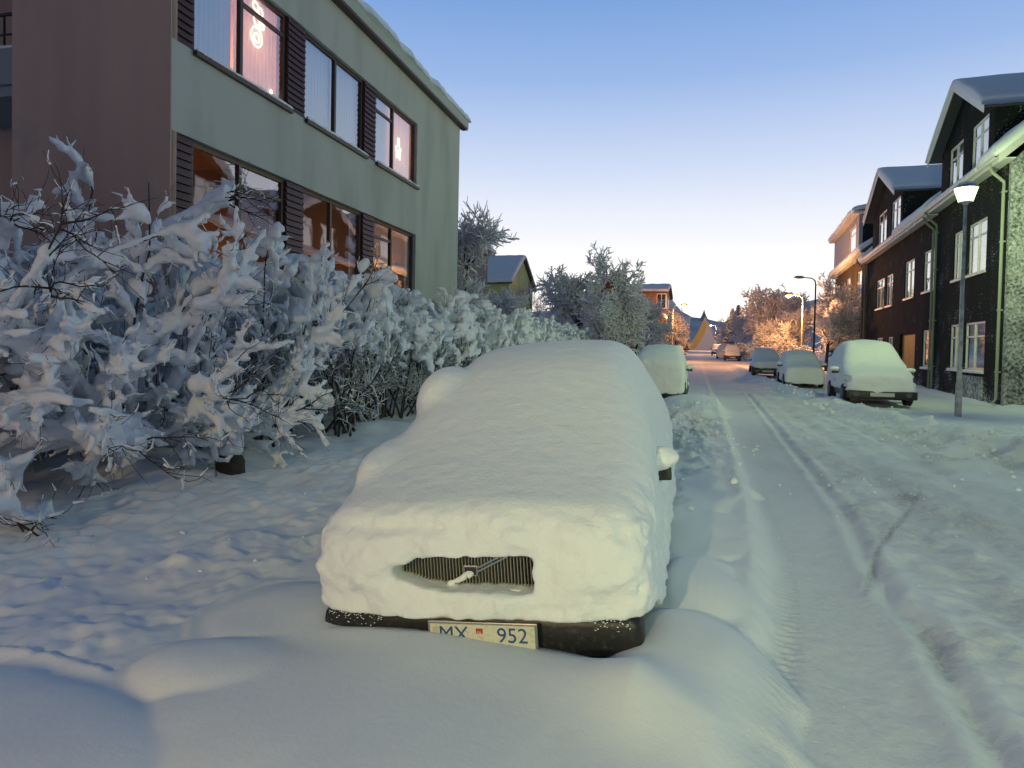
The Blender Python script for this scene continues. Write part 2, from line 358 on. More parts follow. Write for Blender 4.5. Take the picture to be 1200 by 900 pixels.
def gz(x, y): return float(gh(np.array([x]), np.array([y]))[0])
def build_ground():
    def axis(a, b, d0, c, g):   # spacing d0 near c growing with distance
        out = [c]; x = c
        while x < b: x += d0+g*max(0, x-c-3.2); out.append(x)
        x = c; lo = []
        while x > a: x -= d0+g*max(0, c-x-3.2); lo.append(x)
        return np.array(lo[::-1]+out)
    xs = axis(-14, 16, .024, -.8, .018)
    xs = np.concatenate([[-3000, -800, -200, -80, -40, -22], xs, [24, 40, 80, 200, 800, 3000]])
    ys = [1.5]; y = 1.5
    while y < 170: y += max(.022, .0055*y*max(1, y/25)); ys.append(y)
    ys = np.concatenate([[-300, -60, -20, -8, -3, 0, .6, 1.1], ys, [230, 400, 900, 3000]])
    X, Y = np.meshgrid(xs, ys, indexing='ij'); Z = gh(X, Y)
    nx, ny = X.shape; i, j = np.meshgrid(np.arange(nx-1), np.arange(ny-1), indexing='ij'); k = (i*ny+j).ravel()
    F = np.stack([k, k+ny, k+ny+1, k+1], 1); V = np.stack([X, Y, Z], -1).reshape(-1, 3)
    m = mat('street_snow', (.78, .81, .84), .8, spec=.2); nt = m.node_tree; N = nt.nodes; L = nt.links; p = N['Principled BSDF']
    o = np_mesh('snowy_ground', V, F, m); tag(o, kind='structure')
    # how dirty the packed snow is, per vertex
    re = road_edge(Y); rd = sstep(re-.02, re+.25, X)*sstep(bank_x(Y)+.6, bank_x(Y)-.2, X)
    n1 = fbm(X*.8, Y*.5, 21, 3); n2 = fbm(X*3, Y*2, 22, 4)
    d = rd*(.16+.30*n1+.35*n2*sstep(1, 1.7, X))
    d = d+.55*np.exp(-((X-1.9)/.5)**2-((Y-9.6)/1.0)**2)*sstep(-.1, .5, n2+.1)+.9*np.exp(-((X-2.45)/.16)**2-((Y-9.3)/.25)**2)
    g1 = poly_x(Y, [(0, 1.45), (3.3, 1.26), (4.6, 1.36), (5.4, 1.30), (8, 1.5)])+.035*fbm(Y*2.3, 1.7, 3, 3)
    d = d+.5*np.exp(-((X-g1)/.06)**2)*sstep(5.6, 4.9, Y)*sstep(-.5, .1, n2)
    g2 = poly_x(Y, [(5.2, 1.1), (6.6, 1.5), (8.6, 2.24), (11, 3.1)]); d = d+.6*np.exp(-((X-g2)/.03)**2)*sstep(5.2, 5.6, Y)*sstep(8.9, 8.4, Y)
    d = d+.45*np.exp(-((X+.25)/.62)**4-((Y-13.6)/4.4)**4)*sstep(-.2, .4, n2)
    d = d+.5*np.exp(-((X-5.7)/2.0)**4-((Y-15)/3.2)**4)*sstep(-.1, .5, n2)
    at = o.data.attributes.new('dirt', 'FLOAT', 'POINT'); at.data.foreach_set('value', np.clip(d, 0, 1).astype(np.float32).ravel())
    a = N.new('ShaderNodeAttribute'); a.attribute_name = 'dirt'
    x = N.new('ShaderNodeMix'); x.data_type = 'RGBA'; x.inputs[6].default_value = (.78, .81, .84, 1); x.inputs[7].default_value = (.42, .41, .43, 1)
    tc = N.new('ShaderNodeTexCoord'); nf = N.new('ShaderNodeTexNoise'); nf.inputs['Scale'].default_value = 26; nf.inputs['Detail'].default_value = 5; L.new(tc.outputs['Object'], nf.inputs['Vector'])
    ml = N.new('ShaderNodeMath'); ml.operation = 'MULTIPLY'; L.new(a.outputs['Fac'], ml.inputs[0])
    mr = N.new('ShaderNodeMapRange'); mr.inputs[1].default_value = .3; mr.inputs[2].default_value = .65; mr.inputs[3].default_value = .4; mr.inputs[4].default_value = 1.25
    L.new(nf.outputs[0], mr.inputs[0]); L.new(mr.outputs[0], ml.inputs[1]); L.new(ml.outputs[0], x.inputs[0]); L.new(x.outputs[2], p.inputs['Base Color'])
    prev = None
    for sc, st in ((14, .012), (70, .005), (300, .0015)):
        n = N.new('ShaderNodeTexNoise'); n.inputs['Scale'].default_value = sc; n.inputs['Detail'].default_value = 3; L.new(tc.outputs['Object'], n.inputs['Vector'])
        b = N.new('ShaderNodeBump'); b.inputs['Distance'].default_value = st; L.new(n.outputs[0], b.inputs['Height'])
        if sc < 100:   # packed snow is rougher than fresh drifts
            q = N.new('ShaderNodeMapRange'); q.inputs[2].default_value = .3; q.inputs[3].default_value = .25; q.inputs[4].default_value = 1; L.new(a.outputs['Fac'], q.inputs[0]); L.new(q.outputs[0], b.inputs['Strength'])
        if prev: L.new(prev.outputs[0], b.inputs['Normal'])
        prev = b
    L.new(prev.outputs[0], p.inputs['Normal'])
    # loose lumps thrown up by the plough, one uncountable scatter
    rng = np.random.default_rng(3); pts = []
    for cx, cy, sx, sy, n, r0, r1 in ((-.2, 13.5, .45, 2.6, 260, .015, .06), (5.3, 14.5, 1.1, 2.2, 260, .012, .045), (4.5, 20, .5, 5, 160, .015, .06), (2.1, 9.2, .5, 1.0, 60, .006, .02), (1.9, 6.2, .5, 1.6, 50, .003, .01), (-3.8, 6, .6, 2, 60, .005, .02), (3.6, 30, .5, 6, 120, .03, .1)):
        q = rng.normal(size=(n, 2)); pts.append(np.stack([cx+q[:, 0]*sx, cy+q[:, 1]*sy, r0+(r1-r0)*rng.random(n)**2.5], 1))
    pts = np.concatenate(pts); keep = pts[:, 1] > 2.5; keep &= ~((pts[:, 0] < -.35) & (pts[:, 1] < 9) & (pts[:, 0] > -2.6)); pts = pts[keep]
    ico = ico_mesh(1); n = len(pts); zz = gh(pts[:, 0], pts[:, 1]); base = ico[0]
    sc = pts[:, 2][:, None, None]*(1+.5*(rng.random((n, 1, 3))-.5)); jit = 1+.55*(rng.random((n, len(base), 1))-.5)
    V = base[None]*jit*sc+np.stack([pts[:, 0], pts[:, 1], zz+pts[:, 2]*.1], 1)[:, None]
    F = (ico[1][None]+(np.arange(n)*len(base))[:, None, None]).reshape(-1, 3)
    tag(np_mesh('snow_lumps', V.reshape(-1, 3), F, SNOW, smooth=False), 'loose lumps of broken snow along the kerbs and wheel tracks', 'snow', kind='stuff')
def ico_mesh(sub):
    import bmesh
    b = bmesh.new(); bmesh.ops.create_icosphere(b, subdivisions=sub, radius=1)
    V = np.array([v.co[:] for v in b.verts]); F = np.array([[v.index for v in f.verts] for f in b.faces]); b.free(); return V, F
build_ground()
# ------------------------------------------------------------------ snowed-in cars
def car_field(X, Y, Z, prof, w0, w1, z0, z1, ya, yb, k, grow=0.0, smo=.12):
    pr = np.array(prof); yy = np.linspace(pr[0, 0]-1, pr[-1, 0]+1, 600); hh = np.interp(yy, pr[:, 0], pr[:, 1]); kk = np.exp(-(np.arange(-90, 91)*(yy[1]-yy[0])/smo)**2); hh = np.convolve(np.pad(hh, 90, 'edge'), kk/kk.sum(), 'valid')
    H = np.interp(Y, yy, hh)+grow
    dH = (np.interp(Y+.05, yy, hh)-np.interp(Y-.05, yy, hh))/.1
    top = (Z-H+.10*X*X/(w0*w0))/np.sqrt(1+dH*dH)
    w = w0+(w1-w0)*sstep(z0, z1, Z)+grow
    f = smax(top, np.abs(X)-w, k)
    # rounded plan corners
    bow = .10*(X/w0)**2
    f = smax(f, ya-grow+bow-Y, k*.75); f = smax(f, Y-yb-grow+bow, k)
    return f
def voxels(x0, x1, y0, y1, z0, z1, h):
    a = [np.arange(p, q+h, h, dtype=np.float32) for p, q in ((x0, x1), (y0, y1), (z0, z1))]
    return np.meshgrid(*a, indexing='ij')
def wheel(parent, x, y, r=.31, w=.19):
    mb = MB(); mb.tube([(x-w/2, y, r), (x-w/2+.02, y, r), (x+w/2-.02, y, r), (x+w/2, y, r)], [r-.03, r, r, r-.03], 20); t = mb.obj('wheel', RUBBER, parent)
    s = 1 if x > 0 else -1; mb = MB(); xo = x+s*w/2
    mb.tube([(xo-s*.03, y, r), (xo+s*.006, y, r)], [r*.62, r*.6], 16)
    for k in range(5):
        a = k*2*math.pi/5; mb.tube([(xo+s*.012, y, r), (xo+s*.012, y+.55*r*math.cos(a), r+.55*r*math.sin(a))], [.035, .02], 6)
    mb.obj('rim', RIM, t); return t
def text_obj(name, body, size, loc, rot, material, parent, off=.0015):
    c = bpy.data.curves.new(name, 'FONT'); c.body = body; c.size = size; c.extrude = off; c.align_x = 'CENTER'; c.align_y = 'CENTER'; c.resolution_u = 4
    c.materials.append(material); o = bpy.data.objects.new(name+'_curve', c); COL.objects.link(o); bpy.context.view_layer.update()
    me = bpy.data.meshes.new_from_object(o.evaluated_get(bpy.context.evaluated_depsgraph_get())); bpy.data.objects.remove(o); o = bpy.data.objects.new(name, me); o.location = loc; o.rotation_euler = rot; return link(o, parent)
def mirror(parent, s, x, y, z):
    mb = MB(); mb.tube([(s*(x-.10), y, z-.03), (s*x, y, z)], .02, 6); mb.box(s*x, s*(x+.17), y-.03, y+.07, z-.06, z+.07); m = mb.obj('door_mirror', BLACKP, parent, bevel=.015)
    h = .02; X, Y, Z = voxels(x-.1, x+.3, y-.16, y+.2, z-.12, z+.3, h)
    d = np.sqrt(((X-x-.09)/1.25)**2+((Y-y-.02)/1.0)**2+((Z-z-.085)/.72)**2)-.115+.02*fbm(X*14, Y*14, Z*14, 2)
    V, F = surf_nets(d, (x-.1, y-.16, z-.12), h)
    if s < 0: V[:, 0] *= -1; F = F[:, ::-1]
    np_mesh('snow_cap', V, F, SNOW, m); return m
def front_car():
    t = empty('snow_covered_car', (-1.09, 3.27, .0), math.radians(1.2), label='nearest car, buried in smooth snow with only its number plate and grille showing', cat='car')
    prof = [(-.5, .84), (0, .91), (.25, .985), (.7, 1.13), (1.05, 1.28), (1.4, 1.47), (1.8, 1.65), (2.3, 1.78), (2.9, 1.83), (3.5, 1.76), (3.9, 1.50), (4.3, 1.22), (4.8, 1.05)]
    h = .016; bx = (-1.14, 1.14, -.2, 4.95, .12, 1.98); X, Y, Z = voxels(*bx, h)
    F = car_field(X, Y, Z, prof, .895, .68, .90, 1.80, -.03, 4.72, .23, smo=.34)
    # A-pillar lobe and the crease beside it
    lobe = np.sqrt(((X+.67)/1.0)**2+((Y-1.90)/2.2)**2+((Z-1.34)/1.3)**2)-.235
    F = smin(F, lobe, .06)
    lob2 = np.sqrt(((X+.78)/.8)**2+((Y-1.05)/2.4)**2+((Z-1.0)/.8)**2)-.21
    F = smin(F, lob2, .08)
    cre = np.sqrt((X+.44+.25*(Y-1.5))**2+((Z-1.36-.45*(Y-1.5)))**2); F = F+.085*np.exp(-(cre/.065)**2)*np.exp(-((Y-1.55)/.42)**2)
    # headlamp corner bulges and the soft groove above them
    F = F+.028*np.exp(-((Z-.83-.03*X)/.035)**2)*np.exp(-((Y+.02)/.2)**2)*sstep(.2, -.35, X)
    F = F-.035*np.exp(-((Z-.62)/.14)**2)*np.exp(-((np.abs(X)-.62)/.22)**2)*np.exp(-((Y)/.3)**2)
    m = np.abs(F) < .09; x, y, z = X[m], Y[m], Z[m]
    up = sstep(.25, -.05, y)*sstep(1.0, .8, z)+sstep(.75, .9, np.abs(x))*sstep(1.0, .8, z); up = np.clip(up, 0, 1)
    n = .010*fbm(x*1.5, y*1.5, z*1.5, 2)+.0022*fbm(x*14, y*14, z*14, 2)
    n = n+up*(.034*fbm(x*7, y*7, z*9, 3)+.016*fbm(x*24, y*24, z*24, 2))
    F[m] += n
    # hole melted over the grille
    e = .012*fbm(X[:, :30, :]*22, Z[:, :30, :]*22, 2.2, 2)
    x, y, z = X[:, :30, :], Y[:, :30, :], Z[:, :30, :]; zl = .57-.012*x
    hh = .086-.046*sstep(-.16, -.39, x)+.010*fbm(x*16, 3.1, 7.7, 2)
    hole = smax(np.abs(x+.03)-.365, np.abs(z-zl-.012)-hh-.004, .03)+e
    hole = np.maximum(hole, y-.17); F[:, :30, :] = smax(F[:, :30, :], -hole, .018)
    # ragged lower edge
    zc = .355+.012*fbm(X*11, Y*11, 1, 3)-.20*sstep(.25, .9, Y); F = smax(F, zc-Z, .012)
    V, Q = surf_nets(F, (bx[0], bx[2], bx[4]), h); np_mesh('snow_cover', V, Q, SNOW, t)
    # body shell under it
    h = .06; b2 = (-1.0, 1.0, 0, 5, .1, 1.7); X, Y, Z = voxels(*b2, h)
    F = car_field(X, Y, Z, [(a, b-.27) for a, b in prof], .80, .58, .75, 1.42, .14, 4.6, .10); F = np.maximum(F, .22-Z)
    V, Q = surf_nets(F, (b2[0], b2[2], b2[4]), h); np_mesh('body', V, Q, CARDARK, t)
    for x in (-.68, .68):
        for y in (.85, 3.5): wheel(t, x, y)
    bm = MB(); bm.box(-.84, .84, .035, .24, .16, .372); b = bm.obj('bumper', BLACKP, t, bevel=.055, smooth=True)
    bm = MB()
    rng = random.Random(4)
    ic = ico_mesh(1)
    for k in range(420):   # snow grains frozen along the bumper's upper edge
        x = rng.uniform(-.79, .79); r = rng.uniform(.0012, .0045); z = .365-abs(rng.gauss(0, .016))*(1.6 if math.sin(x*9+1) > .2 else .6)
        if -.20 < x < .44 and z < .36: continue
        bm.raw(ic[0]*r*np.array([1.3, .7, .8])+np.array([x, .028, z]), ic[1])
    tag(bm.obj('snow_crust', SNOW, b, smooth=True), kind='stuff')
    g = MB(); g.box(-.46, .38, .150, .162, .47, .68); g = g.obj('grille', BLACKP, t)
    slat = MB(); slat.box(-.0019, .0019, .118, .140, .482, .668); s0 = None
    for k in range(45):
        x = -.405+k*.0172
        if s0 is None: s0 = slat.obj('grille_slat', DARKSLAT, g); s0.location.x = x
        else:
            c = s0.copy(); COL.objects.link(c); c.parent = g; c.location.x = x
    e = MB()
    def diag(w, y0, y1, dz):
        a = Vector((-.16, 0, .485+dz)); b = Vector((.20, 0, .665+dz)); d = (b-a).normalized(); n = Vector((-d.z, 0, d.x))*w
        e.raw([(*(p+q).xz[:1], yy, (p+q).z) for yy in (y0, y1) for p, q in ((a, -n), (b, -n), (b, n), (a, n))], [(0,1,2,3),(7,6,5,4),(0,4,5,1),(1,5,6,2),(2,6,7,3),(3,7,4,0)])
    diag(.0045, .105, .117, .006); diag(.0045, .105, .117, -.013)
    e.obj('diagonal_bar', CHROME, g)
    e = MB(); e.box(-.052, .026, .100, .108, .540, .596); em = e.obj('badge', CHROME, g, bevel=.003)
    e = MB(); e.box(-.043, .017, .0965, .0995, .549, .587); e.obj('badge_face', BLACKP, em)
    # crust of snow lying in the lower part of the opening, over the bar
    h = .008; X, Y, Z = voxels(-.42, .40, .05, .17, .44, .62, h)
    base = Z-(.482+.010*fbm(X*30, Y*10, 3, 3)+.02*sstep(-.22, -.34, X)+.006)
    bar = np.sqrt(((Z-.532-.5*(X+.06))*.8)**2+(Y-.105)**2)-.013+.012*fbm(X*40, Y*40, Z*40, 2)+.09*sstep(-.03, .03, X)+.1*sstep(-.14, -.2, X)
    blob = np.sqrt((X+.015)**2+(Y-.095)**2+((Z-.553)*1.3)**2)-.022+.010*fbm(X*50, Y*50, Z*50, 2)
    chip = np.sqrt(((X+.285)*1.2)**2+(Y-.11)**2+((Z-.55)*.6)**2)-.026+.008*fbm(X*40, Y*40, Z*40, 2)
    F = smin(smin(base, bar, .01), blob, .01)
    F[0] = F[-1] = .1; F[:, 0] = F[:, -1] = .1; F[:, :, 0] = .1
    V, Q = surf_nets(F, (-.42, .05, .44), h); np_mesh('snow_crust', V, Q, SNOW, g)
    # number plate
    PX = -.075
    p = MB(); p.box(-.135, .425, -.035, -.018, .222, .352); pl = p.obj('number_plate_frame', CHROME, t, bevel=.004); pl.location.x = PX
    p = MB(); p.box(-.122, .412, -.0395, -.0355, .232, .341); pl2 = p.obj('number_plate', PLATE, pl)
    blue = mat('plate_blue_print', (.02, .07, .22), .5); red = mat('plate_red_print', (.45, .03, .04), .5)
    R = (math.pi/2, 0, 0)
    text_obj('plate_letters', 'MX', .105, (-.020+.02, -.0400, .289), R, blue, pl2); text_obj('plate_digits', '952', .105, (.30, -.0400, .289), R, blue, pl2)
    e = MB(); e.box(.118, .152, -.0425, -.0400, .298, .323); em = e.obj('plate_emblem', red, pl2)
    e = MB()
    for k in range(2): e.box(.126+k*.011, .130+k*.011, -.0440, -.0426, .296, .310)
    e.obj('emblem_gap', PLATE, em)
    e = MB(); e.box(-.108, -.078, -.0425, -.0400, .290, .322); e.obj('plate_sticker', mat('faded_sticker', (.5, .42, .34), .6), pl2)
    mirror(t, 1, .80, 1.45, .84); mirror(t, -1, .90, 1.62, .88)
    t.scale = (1.03, 1, 1); t.rotation_euler.y = -math.radians(5.1)   # nearside wheels stand on the packed kerb snow
    return t
PLATE = mat('plate_cream', (.62, .60, .48), .5, var=(60, (.45, .43, .36), .5, .75))
DARKSLAT = mat('grille_slat_metal', (.34, .33, .28), .4, .5)
front_car()
def parked_car(paint, prof, L, Wd, seed, name='snow_covered_car', thick=.24, zcut=.42, h=.05, smo=.32, buried=False):
    t = empty(name); hw = Wd/2-.12
    bx = (-1.15, 1.15, -.3, L+.3, .1, max(b for a, b in prof)+.25); X, Y, Z = voxels(*bx, h)
    F = car_field(X, Y, Z, prof, hw, hw*.76, .95, max(b for a, b in prof), 0, L, .20, smo=smo)
    F = F+.03*fbm(X*2+seed, Y*2, Z*2, 2)+.014*fbm(X*8+seed, Y*8, Z*8, 2)
    fr = sstep(.35, .0, Y)
    F = smax(F, zcut-.06*fr+.12*sstep(.4, 1.2, np.abs(Y-L*.5)/L*2)*0+.05*fbm(X*5+seed, Y*5, 3, 3)-Z, .03)
    # patches shaken off the doors
    patch = .10-.14*sstep(.1, .5, fbm(X*.2+seed, Y*1.6+seed, Z*3.0, 3))*sstep(.95, .85, Z)*sstep(.72, .8, np.abs(X))
    F = np.where(patch < 0.02, F+.10, F)
    V, Q = surf_nets(F, (bx[0], bx[2], bx[4]), h); np_mesh('snow_cover', V, Q, SNOWF, t)
    h2 = .06; b2 = (-1.1, 1.1, -.1, L+.1, .06, bx[5]); X, Y, Z = voxels(*b2, h2)
    F = car_field(X, Y, Z, [(a, b-thick) for a, b in prof], hw-.07, hw*.70, .85, max(b for a, b in prof)-thick, .07, L-.07, .09); F = np.maximum(F, .2-Z)
    for yy in (.8, L-.85): F = np.maximum(F, -(np.sqrt((Y-yy)**2+(Z-.31)**2)-.37+np.where(np.abs(X) > hw-.28, 0, 9)))
    V, Q = surf_nets(F, (b2[0], b2[2], b2[4]), h2); np_mesh('body', V, Q, paint, t)
    for x in (-hw+.07, hw-.07):
        for y in (.8, L-.85): wheel(t, x, y)
    b = MB(); b.box(-hw+.1*buried, hw-.1*buried, .0+.12*buried, .16+.12*buried, .22, .46); bb = b.obj('bumper', BLACKP, t, bevel=.04, smooth=True)
    b = MB(); b.box(-.30, .30, -.02+.12*buried, -.004+.12*buried, .30, .41); b.obj('number_plate', mat('snow_dusted_plate', (.5, .5, .47), .8), bb)
    for s in (-1, 1):
        b = MB(); b.tube([(s*(hw-.22), .02+.12*buried, .36), (s*(hw-.22), -.015+.12*buried, .36)], [.085, .075], 12); b.obj('fog_lamp', mat('dull_lamp_glass', (.08, .08, .085), .25), bb)
        mirror(t, s, hw+.04, 1.45, .98)
    return t
P_MPV = [(-.2, .88), (0, 1.0), (.3, 1.08), (.8, 1.16), (1.1, 1.35), (1.6, 1.80), (2.0, 1.97), (2.6, 2.03), (3.4, 1.98), (3.8, 1.75), (4.2, 1.2)]
P_HATCH = [(-.2, .85), (0, .95), (.8, 1.05), (1.1, 1.22), (1.6, 1.55), (2.1, 1.70), (2.9, 1.72), (3.5, 1.62), (3.9, 1.25), (4.1, 1.0)]
P_VAN = [(-.2, 1.1), (0, 1.25), (.3, 1.45), (.8, 1.62), (1.5, 1.76), (2.4, 1.80), (3.4, 1.76), (4.2, 1.1)]
c1 = parked_car(CARDARK, P_MPV, 4.1, 1.98, 1.3); c1.location = (5.28, 23.3, gz(5.3, 23.5)+.02); c1.rotation_euler.z = -.02; c1.scale = (1.12, 1.12, 1.04)
tag(c1, 'tall rounded car under thick snow, nearest on the right, in front of the ochre door', 'car', 'cars parked under snow')
c2 = parked_car(CARDARK, P_HATCH, 4.1, 1.9, 5.1, zcut=.24, buried=True); c2.location = (4.35, 33.0, gz(4.5, 33)+.02)
tag(c2, 'car wholly wrapped in bluish snow, behind the tall car on the right', 'car', 'cars parked under snow')
c3 = parked_car(CARDARK, P_HATCH, 4.1, 1.8, 9.7, zcut=.58); c3.location = (3.45, 41.2, gz(3.5, 42)+.02)
tag(c3, 'dark car with bare bumper and snowy windscreen, third from the lamp post on the right', 'car', 'cars parked under snow')
c4 = parked_car(CARDARK, P_VAN, 4.2, 1.9, 3.7, zcut=.30, buried=True); c4.location = (-1.42, 21.6, gz(-1.3, 22.5)+.0)
tag(c4, 'snow covered car directly behind the nearest one on the left kerb', 'car', 'cars parked under snow')
for (x, y, s, lab) in ((-2.5, 58, c3, 'small dark car half cleared of snow, far down the left kerb by the wooden house'), (2.75, 74, c3, 'dark fronted car far down the right kerb before the orange lit hedge'),
                       (2.2, 84, c2, 'distant car behind the dark fronted one on the right kerb'), (1.7, 104, c3, 'farthest tiny parked car near the end of the street')):
    c = copy_tree(s); c.location = (x, y, gz(x, y)+.02); tag(c, lab, 'car', 'cars parked under snow')
# ------------------------------------------------------------------ buildings
def wall_mesh(name, so, u0, u1, z0, z1, holes, th, material, parent, v=0.0):
    """facade in the local u-z plane at v, outward is +so*y, with real openings and reveals"""
    us = sorted({u0, u1, *[h[0] for h in holes], *[h[1] for h in holes]}); zs = sorted({z0, z1, *[h[2] for h in holes], *[h[3] for h in holes]})
    mb = MB(); yf, yb = so*v, so*(v-th)
    def q(a, b, c, d): mb.raw([a, b, c, d], [(0, 1, 2, 3)])
    for i in range(len(us)-1):
        for k in range(len(zs)-1):
            a, b, c, d = us[i], us[i+1], zs[k], zs[k+1]; um, zm = (a+b)/2, (c+d)/2
            if any(h[0] < um < h[1] and h[2] < zm < h[3] for h in holes): continue
            q((a, yf, c), (b, yf, c), (b, yf, d), (a, yf, d)); q((a, yb, c), (a, yb, d), (b, yb, d), (b, yb, c))
    for h in list(holes)+[(u0, u1, z0, z1)]:
        a, b, c, d = h; q((a, yf, c), (a, yb, c), (a, yb, d), (a, yf, d)); q((b, yf, c), (b, yf, d), (b, yb, d), (b, yb, c))
        q((a, yf, d), (a, yb, d), (b, yb, d), (b, yf, d)); q((a, yf, c), (b, yf, c), (b, yb, c), (a, yb, c))
    me = bpy.data.meshes.new(name); me.from_pydata(mb.v, [], mb.f); me.materials.append(material)
    import bmesh
    b = bmesh.new(); b.from_mesh(me); bmesh.ops.remove_doubles(b, verts=b.verts, dist=1e-5); b.to_mesh(me); b.free()
    return link(bpy.data.objects.new(name, me), parent)
def wavy_curtain(so, u0, u1, z0, z1, v, parent, amp=.03, per=.11, seed=0):
    n = max(8, int((u1-u0)/per*6)); u = np.linspace(u0, u1, n); ph = (u-u0)/per*2*np.pi+1.5*noise(u*1.7+seed, seed, 0)
    zz = np.linspace(z0, z1, 5); U, Zg = np.meshgrid(u, zz, indexing='ij'); Yg = so*(v+amp*np.sin(ph)[:, None]*np.linspace(1, .6, 5)[None])
    V = np.stack([U, Yg, Zg], -1).reshape(-1, 3); i, j = np.meshgrid(np.arange(n-1), np.arange(4), indexing='ij'); k = (i*5+j).ravel()
    return np_mesh('curtain', V, np.stack([k, k+5, k+6, k+1], 1), CURTAIN, parent)
def window(parent, so, u0, u1, z0, z1, cols, trans, fm, th=.07, rec=.10, sill=True, snow=.05, curtain=None, seed=0, sillm=None, vo=0.0):
    """cols: column widths as fractions; trans: per column None or the height fraction of its transom"""
    mb = MB(); d0, d1 = vo-rec-.05, vo-rec+.02; e = .004
    a, b, c, d = u0+e, u1-e, z0+e, z1-e
    mb.box(a, a+th, so*d0, so*d1, c, d); mb.box(b-th, b, so*d0, so*d1, c, d); mb.box(a+th, b-th, so*d0, so*d1, c, c+th); mb.box(a+th, b-th, so*d0, so*d1, d-th, d)
    x = a+th; W = b-th-x; cells = []
    acc = 0
    for k, f in enumerate(cols):
        l = x+acc*W; r = x+(acc+f)*W; acc += f
        l2 = l+(th/2 if k else 0); r2 = r-(th/2 if k < len(cols)-1 else 0)
        if k: mb.box(l-th/2, l+th/2, so*(d0+.005), so*(d1+.006), c+th, d-th)
        if trans[k]:
            zt = c+th+(d-c-2*th)*trans[k]; mb.box(l2, r2, so*(d0+.004), so*(d1-.004), zt-th*.4, zt+th*.4)
            cells += [(l2, r2, c+th, zt-th*.4), (l2, r2, zt+th*.4, d-th)]
        else: cells.append((l2, r2, c+th, d-th))
    w = mb.obj('window', fm, parent)
    for cc in cells:
        p = MB(); vm = vo-rec-.015; p.box(cc[0], cc[1], so*(vm-.003), so*(vm+.003), cc[2], cc[3]); p.obj('pane', GLASS, w)
    if curtain:
        for (f0, f1) in curtain: wavy_curtain(so, u0+(u1-u0)*f0, u0+(u1-u0)*f1, z0+.02, z1-.02, vo-rec-.14, w, seed=seed)
    if sill:
        p = MB(); p.box(u0-.05, u1+.05, so*(vo+.003), so*(vo+.07), z0-.07, z0-.003); p.obj('sill', sillm or fm, w)
        if snow: snow_sheet('sill_snow', (u0-.04, so*(vo-.0), z0-.004), (u1-u0+.08, 0, 0), (0, so*.075, 0), snow, 60, 7, w, seed=seed, lump=.5)
    return w
def room(parent, so, u0, u1, z0, z1, depth, material, v=-.32):
    mb = MB(); mb.box(u0, u1, so*v, so*(v-depth), z0, z1); mb.f = mb.f[:2]+[f for k, f in enumerate(mb.f[2:])]
    # leave the side facing the window open
    keep = []
    for f in mb.f:
        ys = [mb.v[i][1] for i in f]
        if all(abs(y-so*v) < 1e-6 for y in ys): continue
        keep.append(f)
    mb.f = keep; return mb.obj('room_lining', material, parent)
def lamp_light(name, loc, col, power, r=.08, parent=None):
    l = bpy.data.lights.new(name, 'POINT'); l.energy = power; l.color = col; l.shadow_soft_size = r
    o = bpy.data.objects.new(name, l); o.location = loc; return link(o, parent)
WARMWALL = mat('warm_room_wall', (.50, .36, .22), .9); DARKROOM = mat('dim_room_wall', (.16, .15, .17), .9)
def spot_light(name, loc, aim, col, power, deg, blend, r=.1, parent=None):
    l = bpy.data.lights.new(name, 'SPOT'); l.energy = power; l.color = col; l.shadow_soft_size = r; l.spot_size = math.radians(deg); l.spot_blend = blend
    o = bpy.data.objects.new(name, l); o.location = loc; o.rotation_euler = Vector(aim).to_track_quat('-Z', 'Y').to_euler(); return link(o, parent)
